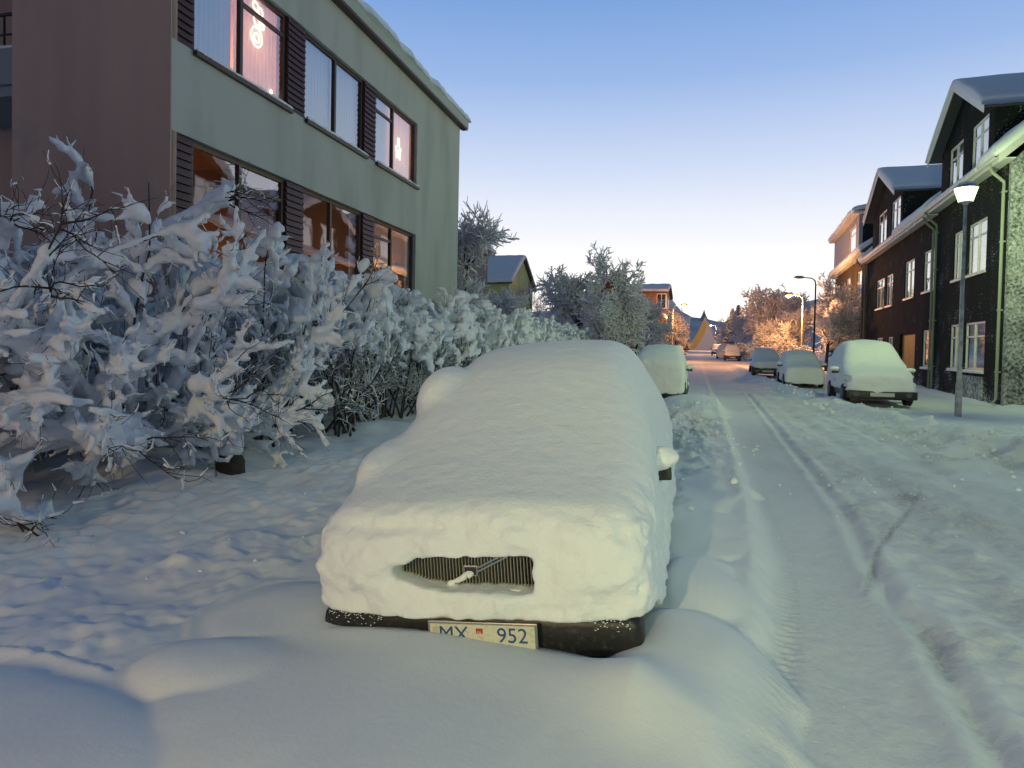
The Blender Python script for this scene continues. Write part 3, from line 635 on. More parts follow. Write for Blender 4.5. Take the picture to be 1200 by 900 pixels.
def left_building():
    so = -1; P0 = (-7.10, 7.77, 0)
    t = empty('apartment_building', P0, math.pi/2+.0325, label='grey green rendered apartment block with maroon boarded window bands beside the hedge', cat='building')
    UA, UB, UC = (.46, 2.85), (3.42, 5.85), (6.42, 8.85); rows = ((2.92, 4.62), (5.86, 7.50))
    holes = [(0.10, 8.85, z0, z1) for z0, z1 in rows]
    wall_mesh('wall', so, .004, 12.3, -.3, 8.5, holes, .28, RENDER, t)
    mb = MB(); mb.box(-.02, 0.003, .0, 2.72, -.3, 8.5); mb.box(.004, .0985, .0, .3, 2.9201, 4.6199); mb.box(.004, .0985, .0, .3, 5.8601, 7.4999); mb.obj('end_wall', ENDWALL, t)
    mb = MB(); mb.box(12.04, 12.3, .285, 9, -.3, 8.5); mb.box(0.0, 12.3, 9.0, 9.25, -.3, 8.5); mb.box(1.9, 2.1, 2.72, 9.0, -.3, 8.5); mb.obj('rear_wall', ENDWALL, t)
    # boarded panels between the windows
    base = None
    for (z0, z1) in rows:
        for (a, b) in ((.10, UA[0]), (UA[1], UB[0]), (UB[1], UC[0])):
            p = MB(); p.box(a+.002, b-.002, .06, .26, z0+.002, z1-.002); pn = p.obj('boarded_panel', FRAME, t)
            n = 15; hh = (z1-z0-.01)/n; w = b-a-.012
            s0 = MB(); s0.raw([(0, .058, 0), (w, .058, 0), (w, .058, hh-.012), (0, .058, hh-.012), (0, .012, .004), (w, .012, .004), (w, .034, hh-.014), (0, .034, hh-.014)],
                              [(0,1,2,3),(7,6,5,4),(0,4,5,1),(1,5,6,2),(2,6,7,3),(3,7,4,0)])
            o = s0.obj('board', MAROON, pn)
            rr = random.Random(int(a*10+z0))
            for k in range(n):
                c = o if k == 0 else o.copy()
                if k: COL.objects.link(c); c.parent = pn
                c.location = (a+.006, rr.uniform(-.003, .003), z0+.005+k*hh)
    # windows
    (z0, z1), (y0, y1) = rows
    w = window(t, so, *UA, y0, y1, (.48, .52), (None, .80), FRAME, curtain=((.02, .47), (.49, .98)), seed=1)
    w = window(t, so, *UB, y0, y1, (.5, .5), (None, None), FRAME, curtain=((.02, .48), (.52, .98)), seed=2)
    w = window(t, so, *UC, y0, y1, (.43, .57), (.79, None), FRAME, curtain=((.02, .98),), seed=3)
    window(t, so, *UA, z0, z1, (.48, .52), (None, .80), FRAME, curtain=((.0, .05), (.93, 1.0)), seed=4)
    window(t, so, *UB, z0, z1, (.45, .55), (None, None), FRAME, curtain=((.0, .05), (.90, 1.0)), seed=5)
    window(t, so, *UC, z0, z1, (.43, .57), (.79, None), FRAME, curtain=((.0, .06), (.92, 1.0)), seed=6)
    room(t, so, .3, 1.62, 5.3, 7.9, 2.3, DARKROOM); room(t, so, 1.64, 3.0, 5.3, 7.9, 2.3, WARMWALL); room(t, so, 3.3, 6.0, 5.3, 7.9, 2.3, DARKROOM)
    room(t, so, 6.3, 7.45, 5.3, 7.9, 2.3, DARKROOM); room(t, so, 7.47, 9.0, 5.3, 7.9, 2.3, WARMWALL)
    room(t, so, .3, 3.0, 2.1, 4.9, 2.35, WARMWALL); room(t, so, 3.02, 6.1, 2.1, 4.9, 2.35, WARMWALL); room(t, so, 6.12, 9.0, 2.1, 4.9, 2.35, DARKROOM)
    warm = (1, .34, .07)
    for (u, v, z, pw) in ((2.3, 1.1, 6.8, 75), (8.3, 1.1, 6.8, 58), (2.4, 1.8, 2.9, 11), (5.3, 1.8, 2.9, 10), (7.9, 1.8, 3.0, 2)): lamp_light('room_lamp_light', (u, v, z), warm, pw, .12, t)
    # roof slab, snow
    mb = MB(); mb.box(-.18, 12.56, -.20, 9.4, 8.503, 8.74); r = mb.obj('roof_slab', mat('fascia_grey', (.40, .43, .40), .8, bump=[(20, .004, 4)]), t, bevel=.015)
    mb = MB(); mb.box(-.16, 12.54, -.18, .0, 8.46, 8.502); mb.obj('soffit_board', FRAME, r)
    snow_sheet('roof_snow', (-.26, -.27, 8.73), (12.9, 0, 0), (0, 9.8, 0), .30, 170, 60, r, seed=2, lump=.12)
    # balcony round the corner
    mb = MB(); mb.box(.55, 1.85, 2.74, 5.6, 5.5, 5.66); mb.box(.5, .62, 2.725, 5.6, 5.665, 6.22); b = mb.obj('balcony', mat('pale_render', (.30, .30, .33), .9, bump=[(50, .005, 4)]), t)
    snow_sheet('balcony_snow', (.49, 2.73, 6.221), (0, 2.87, 0), (.16, 0, 0), .07, 40, 6, b, seed=5)
    mb = MB(); mb.box(.54, .58, 2.74, 5.6, 6.75, 6.79); mb.box(.545, .575, 2.74, 5.6, 6.45, 6.47)
    mb.obj('handrail', DARKM, b)
    o = None
    for k in range(12):
        if o is None: q = MB(); q.box(.548, .572, -.012, .012, 6.22, 6.748); o = q.obj('baluster', DARKM, b); c = o
        else: c = o.copy(); COL.objects.link(c); c.parent = b
        c.location.y = 2.85+k*.24
    return t
LB = left_building()
def at_left(u, v, z):
    a = math.pi/2+.0325; return (-7.10+math.cos(a)*u-math.sin(a)*v, 7.77+math.sin(a)*u+math.cos(a)*v, z)
NEON = emis('warm_light_tube', (1.0, .80, .50), 3.5); FLAME = emis('candle_flame', (1, .7, .35), 14)
def ornament(u, z, s, kind, lab):
    t = empty('window_light_ornament', at_left(u, .21, z), math.pi/2+.0325, label=lab, cat='light ornament'); mb = MB()
    def loop(cx, cz, rx, rz, n=14, ph=0, w=.0):
        pts = [(cx+rx*math.cos(2*math.pi*k/n+ph)*(1+w*math.cos(5*2*math.pi*k/n)), 0, cz+rz*math.sin(2*math.pi*k/n+ph)*(1+w*math.cos(5*2*math.pi*k/n))) for k in range(n+1)]
        mb.tube(pts, .010*s, 6, caps=False)
    if kind == 'bear':
        loop(0, 0, .12*s, .13*s); loop(.02*s, .24*s, .09*s, .09*s); loop(-.03*s, .40*s, .06*s, .055*s); loop(.08*s, .36*s, .045*s, .06*s); loop(.0, -.01*s, .06*s, .06*s); loop(.11*s, .20*s, .06*s, .05*s)
    else:
        loop(0, 0, .13*s, .16*s, 20, math.pi/2, .32); loop(0, .22*s, .05*s, .08*s); loop(0, -.02*s, .05*s, .06*s)
    mb.obj('light_tube', NEON, t, smooth=True)
    mb = MB(); mb.tube([(0, 0, .4*s), (0, 0, 7.45-z)], .003, 4); mb.obj('cord', DARKM, t)
ornament(2.20, 6.85, 1.25, 'bear', 'glowing looped light figure hanging in the upper window nearest the corner')
ornament(8.12, 6.60, 1.1, 'star', 'glowing star shaped light hanging in the upper window farthest from the corner')
t = empty('window_candle', at_left(2.62, .2, 5.88), 0, label='small lit candle on the sill of the upper window nearest the corner', cat='candle')
mb = MB(); mb.tube([(0, 0, 0), (0, 0, .16)], .014, 8); mb.obj('candle_stick', WHITE, t); mb = MB(); mb.tube([(0, 0, .165), (0, 0, .20), (0, 0, .25)], [.008, .018, .003], 8); mb.obj('flame', FLAME, t, smooth=True)
t = empty('window_candle', at_left(6.62, .2, 2.94), 0, label='small lit candle on the sill of the lower window farthest from the corner', cat='candle')
mb = MB(); mb.tube([(0, 0, 0), (0, 0, .16)], .014, 8); mb.obj('candle_stick', WHITE, t); mb = MB(); mb.tube([(0, 0, .165), (0, 0, .20), (0, 0, .25)], [.008, .018, .003], 8); mb.obj('flame', FLAME, t, smooth=True)
t = empty('pendant_lamp', at_left(3.95, .75, 3.30), 0, label='white pendant lamp glowing inside the lower middle window', cat='lamp')
mb = MB(); mb.tube([(0, 0, 0), (0, 0, .05), (0, 0, .12)], [.24, .20, .05], 20); mb.obj('lamp_shade', emis('lit_lamp_shade', (1, .82, .55), 3.5), t, smooth=True)
mb = MB(); mb.tube([(0, 0, .12), (0, 0, 1.55)], .006, 5); mb.obj('cord', DARKM, t)

# right-hand row: facade line through A, direction about 3 degrees off the street
RA, RTH = (9.185, 25.408), .05
def ru(px, y=350):
    """distance along the facade seen at picture column px"""
    fw = Vector((-math.sin(YAW)*math.cos(PITCH), math.cos(YAW)*math.cos(PITCH), -math.sin(PITCH))); rt = Vector((math.cos(YAW), math.sin(YAW), 0)); up = rt.cross(fw)
    r2 = rt*math.cos(ROLL)+up*math.sin(ROLL); u2 = -rt*math.sin(ROLL)+up*math.cos(ROLL)
    d = fw+r2*((px-600)/800)+u2*((425.5-y)/800); u = Vector((math.sin(RTH), math.cos(RTH))); n = Vector((u.y, -u.x)); A = Vector(RA)
    tt = A.dot(n)/(d.x*n.x+d.y*n.y); q = Vector((d.x, d.y))*tt-A; return q.dot(u)
def at_right(u, v, z): return (RA[0]+math.sin(RTH)*u-math.cos(RTH)*v, RA[1]+math.cos(RTH)*u+math.sin(RTH)*v, z)
def gable(parent, u0, u1, ze, zr, ur, v0, v1, wallm, roofm, over=.45, fw=.45, thick=.34, seed=0):
    """cross gable with its ridge running back from the street"""
    mb = MB()
    for (a, za, b, zb) in ((u0-over, ze-(zr-ze)*over/(ur-u0), ur, zr), (ur, zr, u1+over, ze-(zr-ze)*over/(u1-ur))):
        mb.raw([(a, v1, za), (b, v1, zb), (b, v0+fw, zb), (a, v0+fw, za), (a, v1, za+.12), (b, v1, zb+.12), (b, v0+fw, zb+.12), (a, v0+fw, za+.12)], [(0,1,2,3),(7,6,5,4),(0,4,5,1),(1,5,6,2),(2,6,7,3),(3,7,4,0)])
    r = mb.obj('gable_roof', roofm, parent)
    mb = MB(); y = v0+fw
    for (a, za, b, zb) in ((u0-over, ze-(zr-ze)*over/(ur-u0), ur, zr), (ur, zr, u1+over, ze-(zr-ze)*over/(u1-ur))):
        mb.raw([(a, y+.002, za-.16), (b, y+.002, zb-.16), (b, y+.035, zb-.16), (a, y+.035, za-.16), (a, y+.002, za+.14), (b, y+.002, zb+.14), (b, y+.035, zb+.14), (a, y+.035, za+.14)], [(0,1,2,3),(7,6,5,4),(0,4,5,1),(1,5,6,2),(2,6,7,3),(3,7,4,0)])
    mb.obj('barge_board', WHITE, r)
    # one blanket of snow over both slopes
    n = 60; m = 34; s = np.linspace(-1, 1, n); q = np.linspace(0, 1, m)
    lu = np.where(s < 0, ur-(u0-over-.08), (u1+over+.08)-ur)
    U = ur+s*lu; base = np.where(s < 0, zr+.12+s*(zr-ze)*(ur-u0+over+.08)/(ur-u0), zr+.12-s*(zr-ze)*(u1-ur+over+.08)/(u1-ur))
    yv = (v0+fw+.10)+(v1-(v0+fw+.10))*q**1.6
    hs = (1-np.abs(s)**9)**.45; hq = (1-(1-q)**18)**.45
    Hh = thick*hs[:, None]*hq[None]*(1+.16*fbm(U[:, None]*.9+seed, yv[None]*.9, seed, 2))
    sm = -.10*np.exp(-(s/.10)**2)[:, None]
    T = np.stack([np.broadcast_to(U[:, None], Hh.shape), np.broadcast_to(yv[None], Hh.shape), base[:, None]+Hh+sm*Hh/thick*1.2], -1); B = T.copy(); B[..., 2] = base[:, None]+.002
    V = np.concatenate([T.reshape(-1, 3), B.reshape(-1, 3)]); i, j = np.meshgrid(np.arange(n-1), np.arange(m-1), indexing='ij'); k = (i*m+j).ravel(); F = np.stack([k, k+m, k+m+1, k+1], 1); N = n*m
    R = [F, F[:, ::-1]+N]
    for e in (list(range(m)), [(n-1)*m+b for b in range(m)], [a*m for a in range(n)], [a*m+m-1 for a in range(n)]):
        e = np.array(e); R.append(np.stack([e[:-1], e[1:], e[1:]+N, e[:-1]+N], 1))
    np_mesh('roof_snow', V, np.concatenate(R), SNOWF, r)
    # triangular wall above the eaves and the cheeks
    mb = MB(); mb.prism([(u0, ze+.0), (u1, ze+.0), (ur, zr-.02)], 1, v0-.25, v0); mb.obj('gable_wall', wallm, parent)
    for ua in (u0, u1-.2):
        mb = MB(); mb.box(ua, ua+.2, v1, v0-.26, 7.9, ze+.02); mb.obj('dormer_cheek', wallm, parent)
    return r
def icicles(parent, u0, u1, v, z, n, seed, l=.3):
    rr = random.Random(seed); mb = MB()
    for k in range(n):
        u = rr.uniform(u0, u1); L = l*rr.uniform(.2, 1)**1.5; mb.tube([(u, v, z+.02), (u+rr.uniform(-.01, .01), v, z-L*.5), (u, v, z-L)], [.018, .010, .002], 5)
    return mb.obj('icicle_row', mat('icicle_ice', (.75, .8, .85), .2, spec=.6), parent)
def eave_roof(t, u0, u1, ze, zr, vb, segs, seed, drop=0.0):
    """street-side roof slope from the eave at v=.42 up to v=vb; segs = stretches carrying thick snow"""
    mb = MB(); e = .42
    sl = (zr-ze)/(e-vb)
    mb.raw([(u0, e, ze), (u1, e, ze), (u1, vb, zr), (u0, vb, zr), (u0, e, ze+.14), (u1, e, ze+.14), (u1, vb, zr+.14), (u0, vb, zr+.14)], [(0,3,2,1),(4,5,6,7),(0,1,5,4),(1,2,6,5),(2,3,7,6),(3,0,4,7)])
    mb.raw([(u0, vb, zr), (u1, vb, zr), (u1, 2*vb-.4, ze), (u0, 2*vb-.4, ze), (u0, vb, zr+.14), (u1, vb, zr+.14), (u1, 2*vb-.4, ze+.14), (u0, 2*vb-.4, ze+.14)], [(0,1,2,3),(4,7,6,5),(0,4,5,1),(1,5,6,2),(2,6,7,3),(3,7,4,0)])
    r = mb.obj('roof', ROOFB, t)
    for k, (a, b, v_top, th) in enumerate(segs):
        L = e+.10-v_top; snow_sheet('roof_snow', (a, e+.12, ze+.10-.12*sl+.04), (b-a, 0, 0), (0, -L, L*sl), th, max(12, int((b-a)*8)), 26, r, seed=seed+k, lump=.22)
    mb = MB(); mb.box(u0, u1, e+.003, e+.03, ze-.14, ze+.13); mb.obj('fascia_board', WHITE, r)
    mb = MB(); mb.box(u0, u1, .0, e-.0, ze-.06, ze-.02); mb.obj('soffit', WHITE, r)
    mb = MB(); n = 9
    pts = [(e+.095+.06*math.cos(math.pi+math.pi*k/(n-1)), ze+.03+.06*math.sin(math.pi+math.pi*k/(n-1))) for k in range(n)]; pts += [(q[0]*1.0+(.008 if q[0] < e+.095 else -.008), q[1]+.012) for q in reversed(pts)]
    mb.prism(pts, 0, u0, u1); mb.obj('gutter', WHITE, r)
    return r
def downpipe(t, u, z1, v=.09, m=None):
    mb = MB(); mb.tube([(u, .50, z1), (u, .44, z1-.22), (u, v, z1-.55), (u, v, z1-.8), (u, v, .35), (u, v+.12, .18)], .05, 10)
    for z in (1.2, 3.2, 5.4, 7.0): mb.box(u-.065, u+.065, .002, v+.055, z, z+.05)
    return mb.obj('downpipe', m or mat('painted_pipe', (.16, .18, .15), .5), t)
def std_windows(t, so, specs, fm=WHITE):
    for k, s in enumerate(specs):
        u0, u1, z0, z1, cols, tr, cur = s; window(t, so, u0, u1, z0, z1, cols, tr, fm, th=.075, rec=.07, curtain=cur, seed=k, snow=.04)
SD2 = ((.5, .5), (.72, .72))
def right_row():
    A = (RA[0], RA[1], 0); rz = math.pi/2-RTH; so = 1
    # --- first house
    t = empty('rowhouse', A, rz, label='nearest dark roughcast house behind the lit street lamp, with snow plastered end wall', cat='house', group='dark row houses')
    c2 = ((.02, .98),); cz = ((.0, .3), (.7, 1.0))
    sp = [(1.72, 4.0, 1.18, 2.96, (.55, .45), (.72, .72), cz), (4.6, 5.95, 1.18, 2.96, (.5, .5), (.72, .72), cz), (1.9, 3.95, 4.70, 6.6, (.5, .5), (.74, .74), c2), (4.7, 5.85, 4.70, 6.6, (.5, .5), (.74, .74), c2),
          (2.1, 4.0, 8.46, 10.24, (.5, .5), (.74, .74), c2), (5.0, 6.9, 8.46, 10.2, (.5, .5), (.74, .74), c2)]
    wall_mesh('wall', so, 0, 8.34, -.3, 7.94, [s[:4] for s in sp[:4]], .3, RC_DARK, t); std_windows(t, so, sp[:4])
    mb = MB(); mb.prism([(-.006, -.3), (-9.2, -.3), (-9.2, 7.94), (-4.6, 12.3), (-.006, 7.94)], 0, -.2, -.003); mb.obj('end_wall', RC_SNOW, t)
    mb = MB(); mb.box(0, 8.3, -9.2, -9.0, -.3, 7.94); mb.box(8.1, 8.32, -9.0, -.31, -.3, 8); mb.obj('rear_wall', RC_DARK, t)
    eave_roof(t, -.55, 8.34, 7.98, 12.35, -4.6, ((-.62, 1.35, -4.4, .34), (1.35, 8.3, .0, .12)), 1)
    mb = MB(); mb.raw([(-.55-.03, .46, 7.80), (-.552, .46, 7.80), (-.552, -4.6, 12.30), (-.58, -4.6, 12.30), (-.58, .46, 8.13), (-.552, .46, 8.13), (-.552, -4.6, 12.6), (-.58, -4.6, 12.6)], [(0,1,2,3),(7,6,5,4),(0,4,5,1),(1,5,6,2),(2,6,7,3),(3,7,4,0)]); mb.obj('verge_board', WHITE, t)
    wall_mesh('dormer_front', so, 1.5, 8.0, 8.14, 10.3, [s[:4] for s in sp[4:]], .25, RC_DARK, t); std_windows(t, so, sp[4:])
    gable(t, 1.5, 8.0, 10.3, 12.05, 4.7, 0, -5.2, RC_DARK, ROOFB, seed=3)
    downpipe(t, .12, 7.9, m=mat('pipe_grey_green', (.30, .33, .27), .5)); downpipe(t, 8.15, 7.9)
    mb = MB(); mb.box(1.7, 4.0, .003, .05, -.2, 1.0); mb.obj('snowy_plinth', RC_SNOW, t)
    # --- second house
    u0 = 8.36; t = empty('rowhouse', A, rz, label='dark slate house with the ochre door, middle of the row', cat='house', group='dark row houses')
    sp = [(ru(1094, 410), ru(1080.5, 410), 1.14, 2.86, (.5, .5), (.72, .72), cz), (ru(1096, 320), ru(1082, 320), 4.62, 6.5, (.5, .5), (.74, .74), c2), (ru(1071, 330), ru(1060, 330), 4.58, 6.5, (.5, .5), (.74, .74), c2),
          (ru(1046, 340), ru(1038.5, 340), 4.5, 6.3, (.5, .5), (.74, .74), c2), (ru(1036, 345), ru(1027, 345), 4.5, 6.3, (.5, .5), (.74, .74), c2), (ru(1034, 410), ru(1027, 410), 1.1, 2.7, (.5, .5), (.72, .72), cz), (ru(1046, 410), ru(1040, 410), 1.1, 2.7, (.5, .5), (.72, .72), cz)]
    dr = (ru(1071.5, 420), ru(1053.5, 420), -.0, 2.78)
    wall_mesh('wall', so, u0, 25.9, -.3, 7.9, [s[:4] for s in sp]+[dr], .3, RC_BLUE, t); std_windows(t, so, sp)
    mb = MB(); mb.box(dr[0], dr[1], -.2, -.17, .0, 2.78); d = mb.obj('door', OCHRE, t); n = 7; w = (dr[1]-dr[0])/n; o = None
    for k in range(n):
        if o is None: q = MB(); q.box(.01, w-.01, -.168, -.14, .02, 2.74); o = q.obj('door_board', OCHRE, d, bevel=.004); c = o
        else: c = o.copy(); COL.objects.link(c); c.parent = d
        c.location.x = dr[0]+k*w
    mb = MB(); mb.box(u0, 25.9, -9.2, -9.0, -.3, 7.9); mb.obj('rear_wall', RC_BLUE, t)
    ga, gb, gr = 15.6, 24.4, 19.9
    eave_roof(t, u0, 25.9, 7.9, 12.3, -4.7, ((u0+.02, 15.1, -4.4, .30), (24.7, 25.85, -4.4, .30), (15.1, 24.7, .0, .10)), 6)
    icicles(t, 10, 17, .5, 7.85, 40, 3)
    sp = [(ru(1055, 255), ru(1044.5, 255), 8.42, 10.4, (.5, .5), (.74, .74), c2), (ru(1039, 262), ru(1029.5, 262), 8.42, 10.4, (.5, .5), (.74, .74), c2)]
    wall_mesh('dormer_front', so, ga, gb, 8.06, 10.55, [s[:4] for s in sp], .25, RC_BLUE, t); std_windows(t, so, sp)
    gable(t, ga, gb, 10.55, 12.5, gr, 0, -5.4, RC_BLUE, ROOFB, seed=8, fw=.5)
    downpipe(t, 8.62, 7.8)
    # --- third house
    u0 = 25.92; u1 = ru(976.5, 400); t = empty('rowhouse', A, rz, label='farthest brownish house of the row, with pale flat roofed dormer', cat='house', group='dark row houses')
    sp = [(ru(x1, 345), ru(x0, 345), 5.05, 7.7, (1,), (.7,), c2) for x0, x1 in ((1004, 1010.5), (992, 996), (980.5, 984))]+[(ru(x1, 400), ru(x0, 400), 1.1, 2.9, (1,), (.7,), cz) for x0, x1 in ((1004, 1009), (992, 996), (981, 984))]
    wall_mesh('wall', so, u0, u1, -.3, 8.6, [s[:4] for s in sp], .3, RC_TAN, t); std_windows(t, so, sp)
    mb = MB(); mb.box(u1-.3, u1-.003, -9, -.31, -.3, 8.6); mb.obj('end_wall', RC_TAN, t)
    eave_roof(t, u0, u1+.5, 8.62, 12.2, -4.6, ((u0+.02, u1+.6, -4.4, .36),), 12)
    icicles(t, u0+1, u1, .5, 8.55, 50, 5, .5)
    a, b = ru(1006, 275)-.2, ru(978, 290)
    s = (ru(1003, 280), ru(995, 280), 9.6, 11.6, (1,), (.7,), c2)
    wall_mesh('dormer_front', so, a, b, 8.9, 12.0, [s[:4]], .25, mat('pale_dormer_boards', (.34, .33, .36), .8), t); std_windows(t, so, [s])
    mb = MB(); mb.box(a, a+.2, -4, -.26, 8.9, 12.0); mb.obj('dormer_cheek', RC_BLUE, t)
    mb = MB(); mb.box(a-.35, b+.35, -4, .45, 12.02, 12.2); r = mb.obj('dormer_roof', WHITE, t); snow_sheet('roof_snow', (a-.45, .55, 12.19), (b-a+.9, 0, 0), (0, -4.4, .9), .34, 60, 30, r, seed=15)
    downpipe(t, 26.3, 8.3); downpipe(t, 27.4, 8.3)
right_row()
# ------------------------------------------------------------------ shrubs, hedge, trees
def grow(P, D, L, K, curl, grav, rng):
    n = len(P); pts = np.zeros((n, K, 3)); pts[:, 0] = P; d = D/np.linalg.norm(D, axis=1, keepdims=True)
    for k in range(1, K):
        d = d+rng.normal(size=(n, 3))*curl; d[:, 2] += grav; d /= np.linalg.norm(d, axis=1, keepdims=True)
        pts[:, k] = pts[:, k-1]+d*(L/(K-1))[:, None]
    return pts
def children(pts, m, lo, hi, spread, rng, up=0.0):
    n, K, _ = pts.shape; idx = np.repeat(np.arange(n), m); t = lo+(hi-lo)*rng.random(n*m); f = t*(K-1); i = np.minimum(f.astype(int), K-2); w = (f-i)[:, None]
    P = pts[idx, i]*(1-w)+pts[idx, i+1]*w; D = pts[idx, i+1]-pts[idx, i]; D /= np.linalg.norm(D, axis=1, keepdims=True)+1e-9
    R = rng.normal(size=(n*m, 3)); R /= np.linalg.norm(R, axis=1, keepdims=True); D = D+R*spread; D[:, 2] += up
    return P, D, t
def tubes(pts, rad, sides):
    """pts (n,K,3), rad (n,K) -> verts, quads"""
    n, K, _ = pts.shape; d = np.gradient(pts, axis=1); d /= np.linalg.norm(d, axis=2, keepdims=True)+1e-9
    ref = np.where(np.abs(d[..., 2:3]) < .9, np.array([0, 0, 1.]), np.array([1., 0, 0])); a = np.cross(d, ref); a /= np.linalg.norm(a, axis=2, keepdims=True)+1e-9; b = np.cross(d, a)
    th = np.arange(sides)*2*np.pi/sides
    V = pts[:, :, None]+(a[:, :, None]*np.cos(th)[None, None, :, None]+b[:, :, None]*np.sin(th)[None, None, :, None])*rad[..., None, None]
    i, k, s = np.meshgrid(np.arange(n), np.arange(K-1), np.arange(sides), indexing='ij'); s2 = (s+1) % sides
    f = lambda kk, ss: (i*K+kk)*sides+ss
    return V.reshape(-1, 3), np.stack([f(k, s), f(k+1, s), f(k+1, s2), f(k, s2)], -1).reshape(-1, 4)
def taper(pts, r0, r1): return np.linspace(1, 0, pts.shape[1])[None]*(r0-r1)[:, None]+r1[:, None]
def join(parts):
    V = []; F = []; o = 0
    for v, f in parts: V.append(v); F.append(f+o); o += len(v)
    return np.concatenate(V), np.concatenate(F)
def snow_field(segs, org, dim, h, k=55.0):
    """density field of snow lying along branch segments: rows of ax ay az bx by bz ra rb"""
    n = [int(d/h)+1 for d in dim]; G = np.zeros(n, np.float32); org = np.array(org)
    for s in segs:
        a = s[:3]; b = s[3:6]; r = max(s[6], s[7]); pad = r+.045
        lo = np.maximum(((np.minimum(a, b)-pad-org)/h).astype(int), 0); hi = np.minimum(((np.maximum(a, b)+pad-org)/h).astype(int)+2, n)
        if (hi <= lo).any(): continue
        x = (np.arange(lo[0], hi[0])*h+org[0]-a[0])[:, None, None]; y = (np.arange(lo[1], hi[1])*h+org[1]-a[1])[None, :, None]; z = (np.arange(lo[2], hi[2])*h+org[2]-a[2])[None, None, :]
        d = b-a; t = np.clip((x*d[0]+y*d[1]+z*d[2])/(d@d+1e-9), 0, 1)
        e = np.sqrt((x-t*d[0])**2+(y-t*d[1])**2+((z-t*d[2])*1.12)**2)-(s[6]+(s[7]-s[6])*t)
        G[lo[0]:hi[0], lo[1]:hi[1], lo[2]:hi[2]] += np.exp(np.clip(-k*e, -30, 12))
    return -np.log(G+1e-12)/k
def segs_of(pts, rad, rng, keep=1.0, lift=.55, flat=.92, lump=.45):
    a = pts[:, :-1].reshape(-1, 3); b = pts[:, 1:].reshape(-1, 3); ra = rad[:, :-1].ravel()*(1+lump*(rng.random(a.shape[0])*2-1)); rb = rad[:, 1:].ravel()*(1+lump*(rng.random(a.shape[0])*2-1))
    d = b-a; st = np.abs(d[:, 2])/(np.linalg.norm(d, axis=1)+1e-9); m = (st < flat) & (rng.random(len(a)) < keep)
    sc = (1-.55*st)[m]; ra, rb = ra[m]*sc, rb[m]*sc; up = np.zeros((m.sum(), 3)); up[:, 2] = (ra+rb)/2*lift
    return np.concatenate([a[m]+up, b[m]+up, ra[:, None], rb[:, None]], 1)
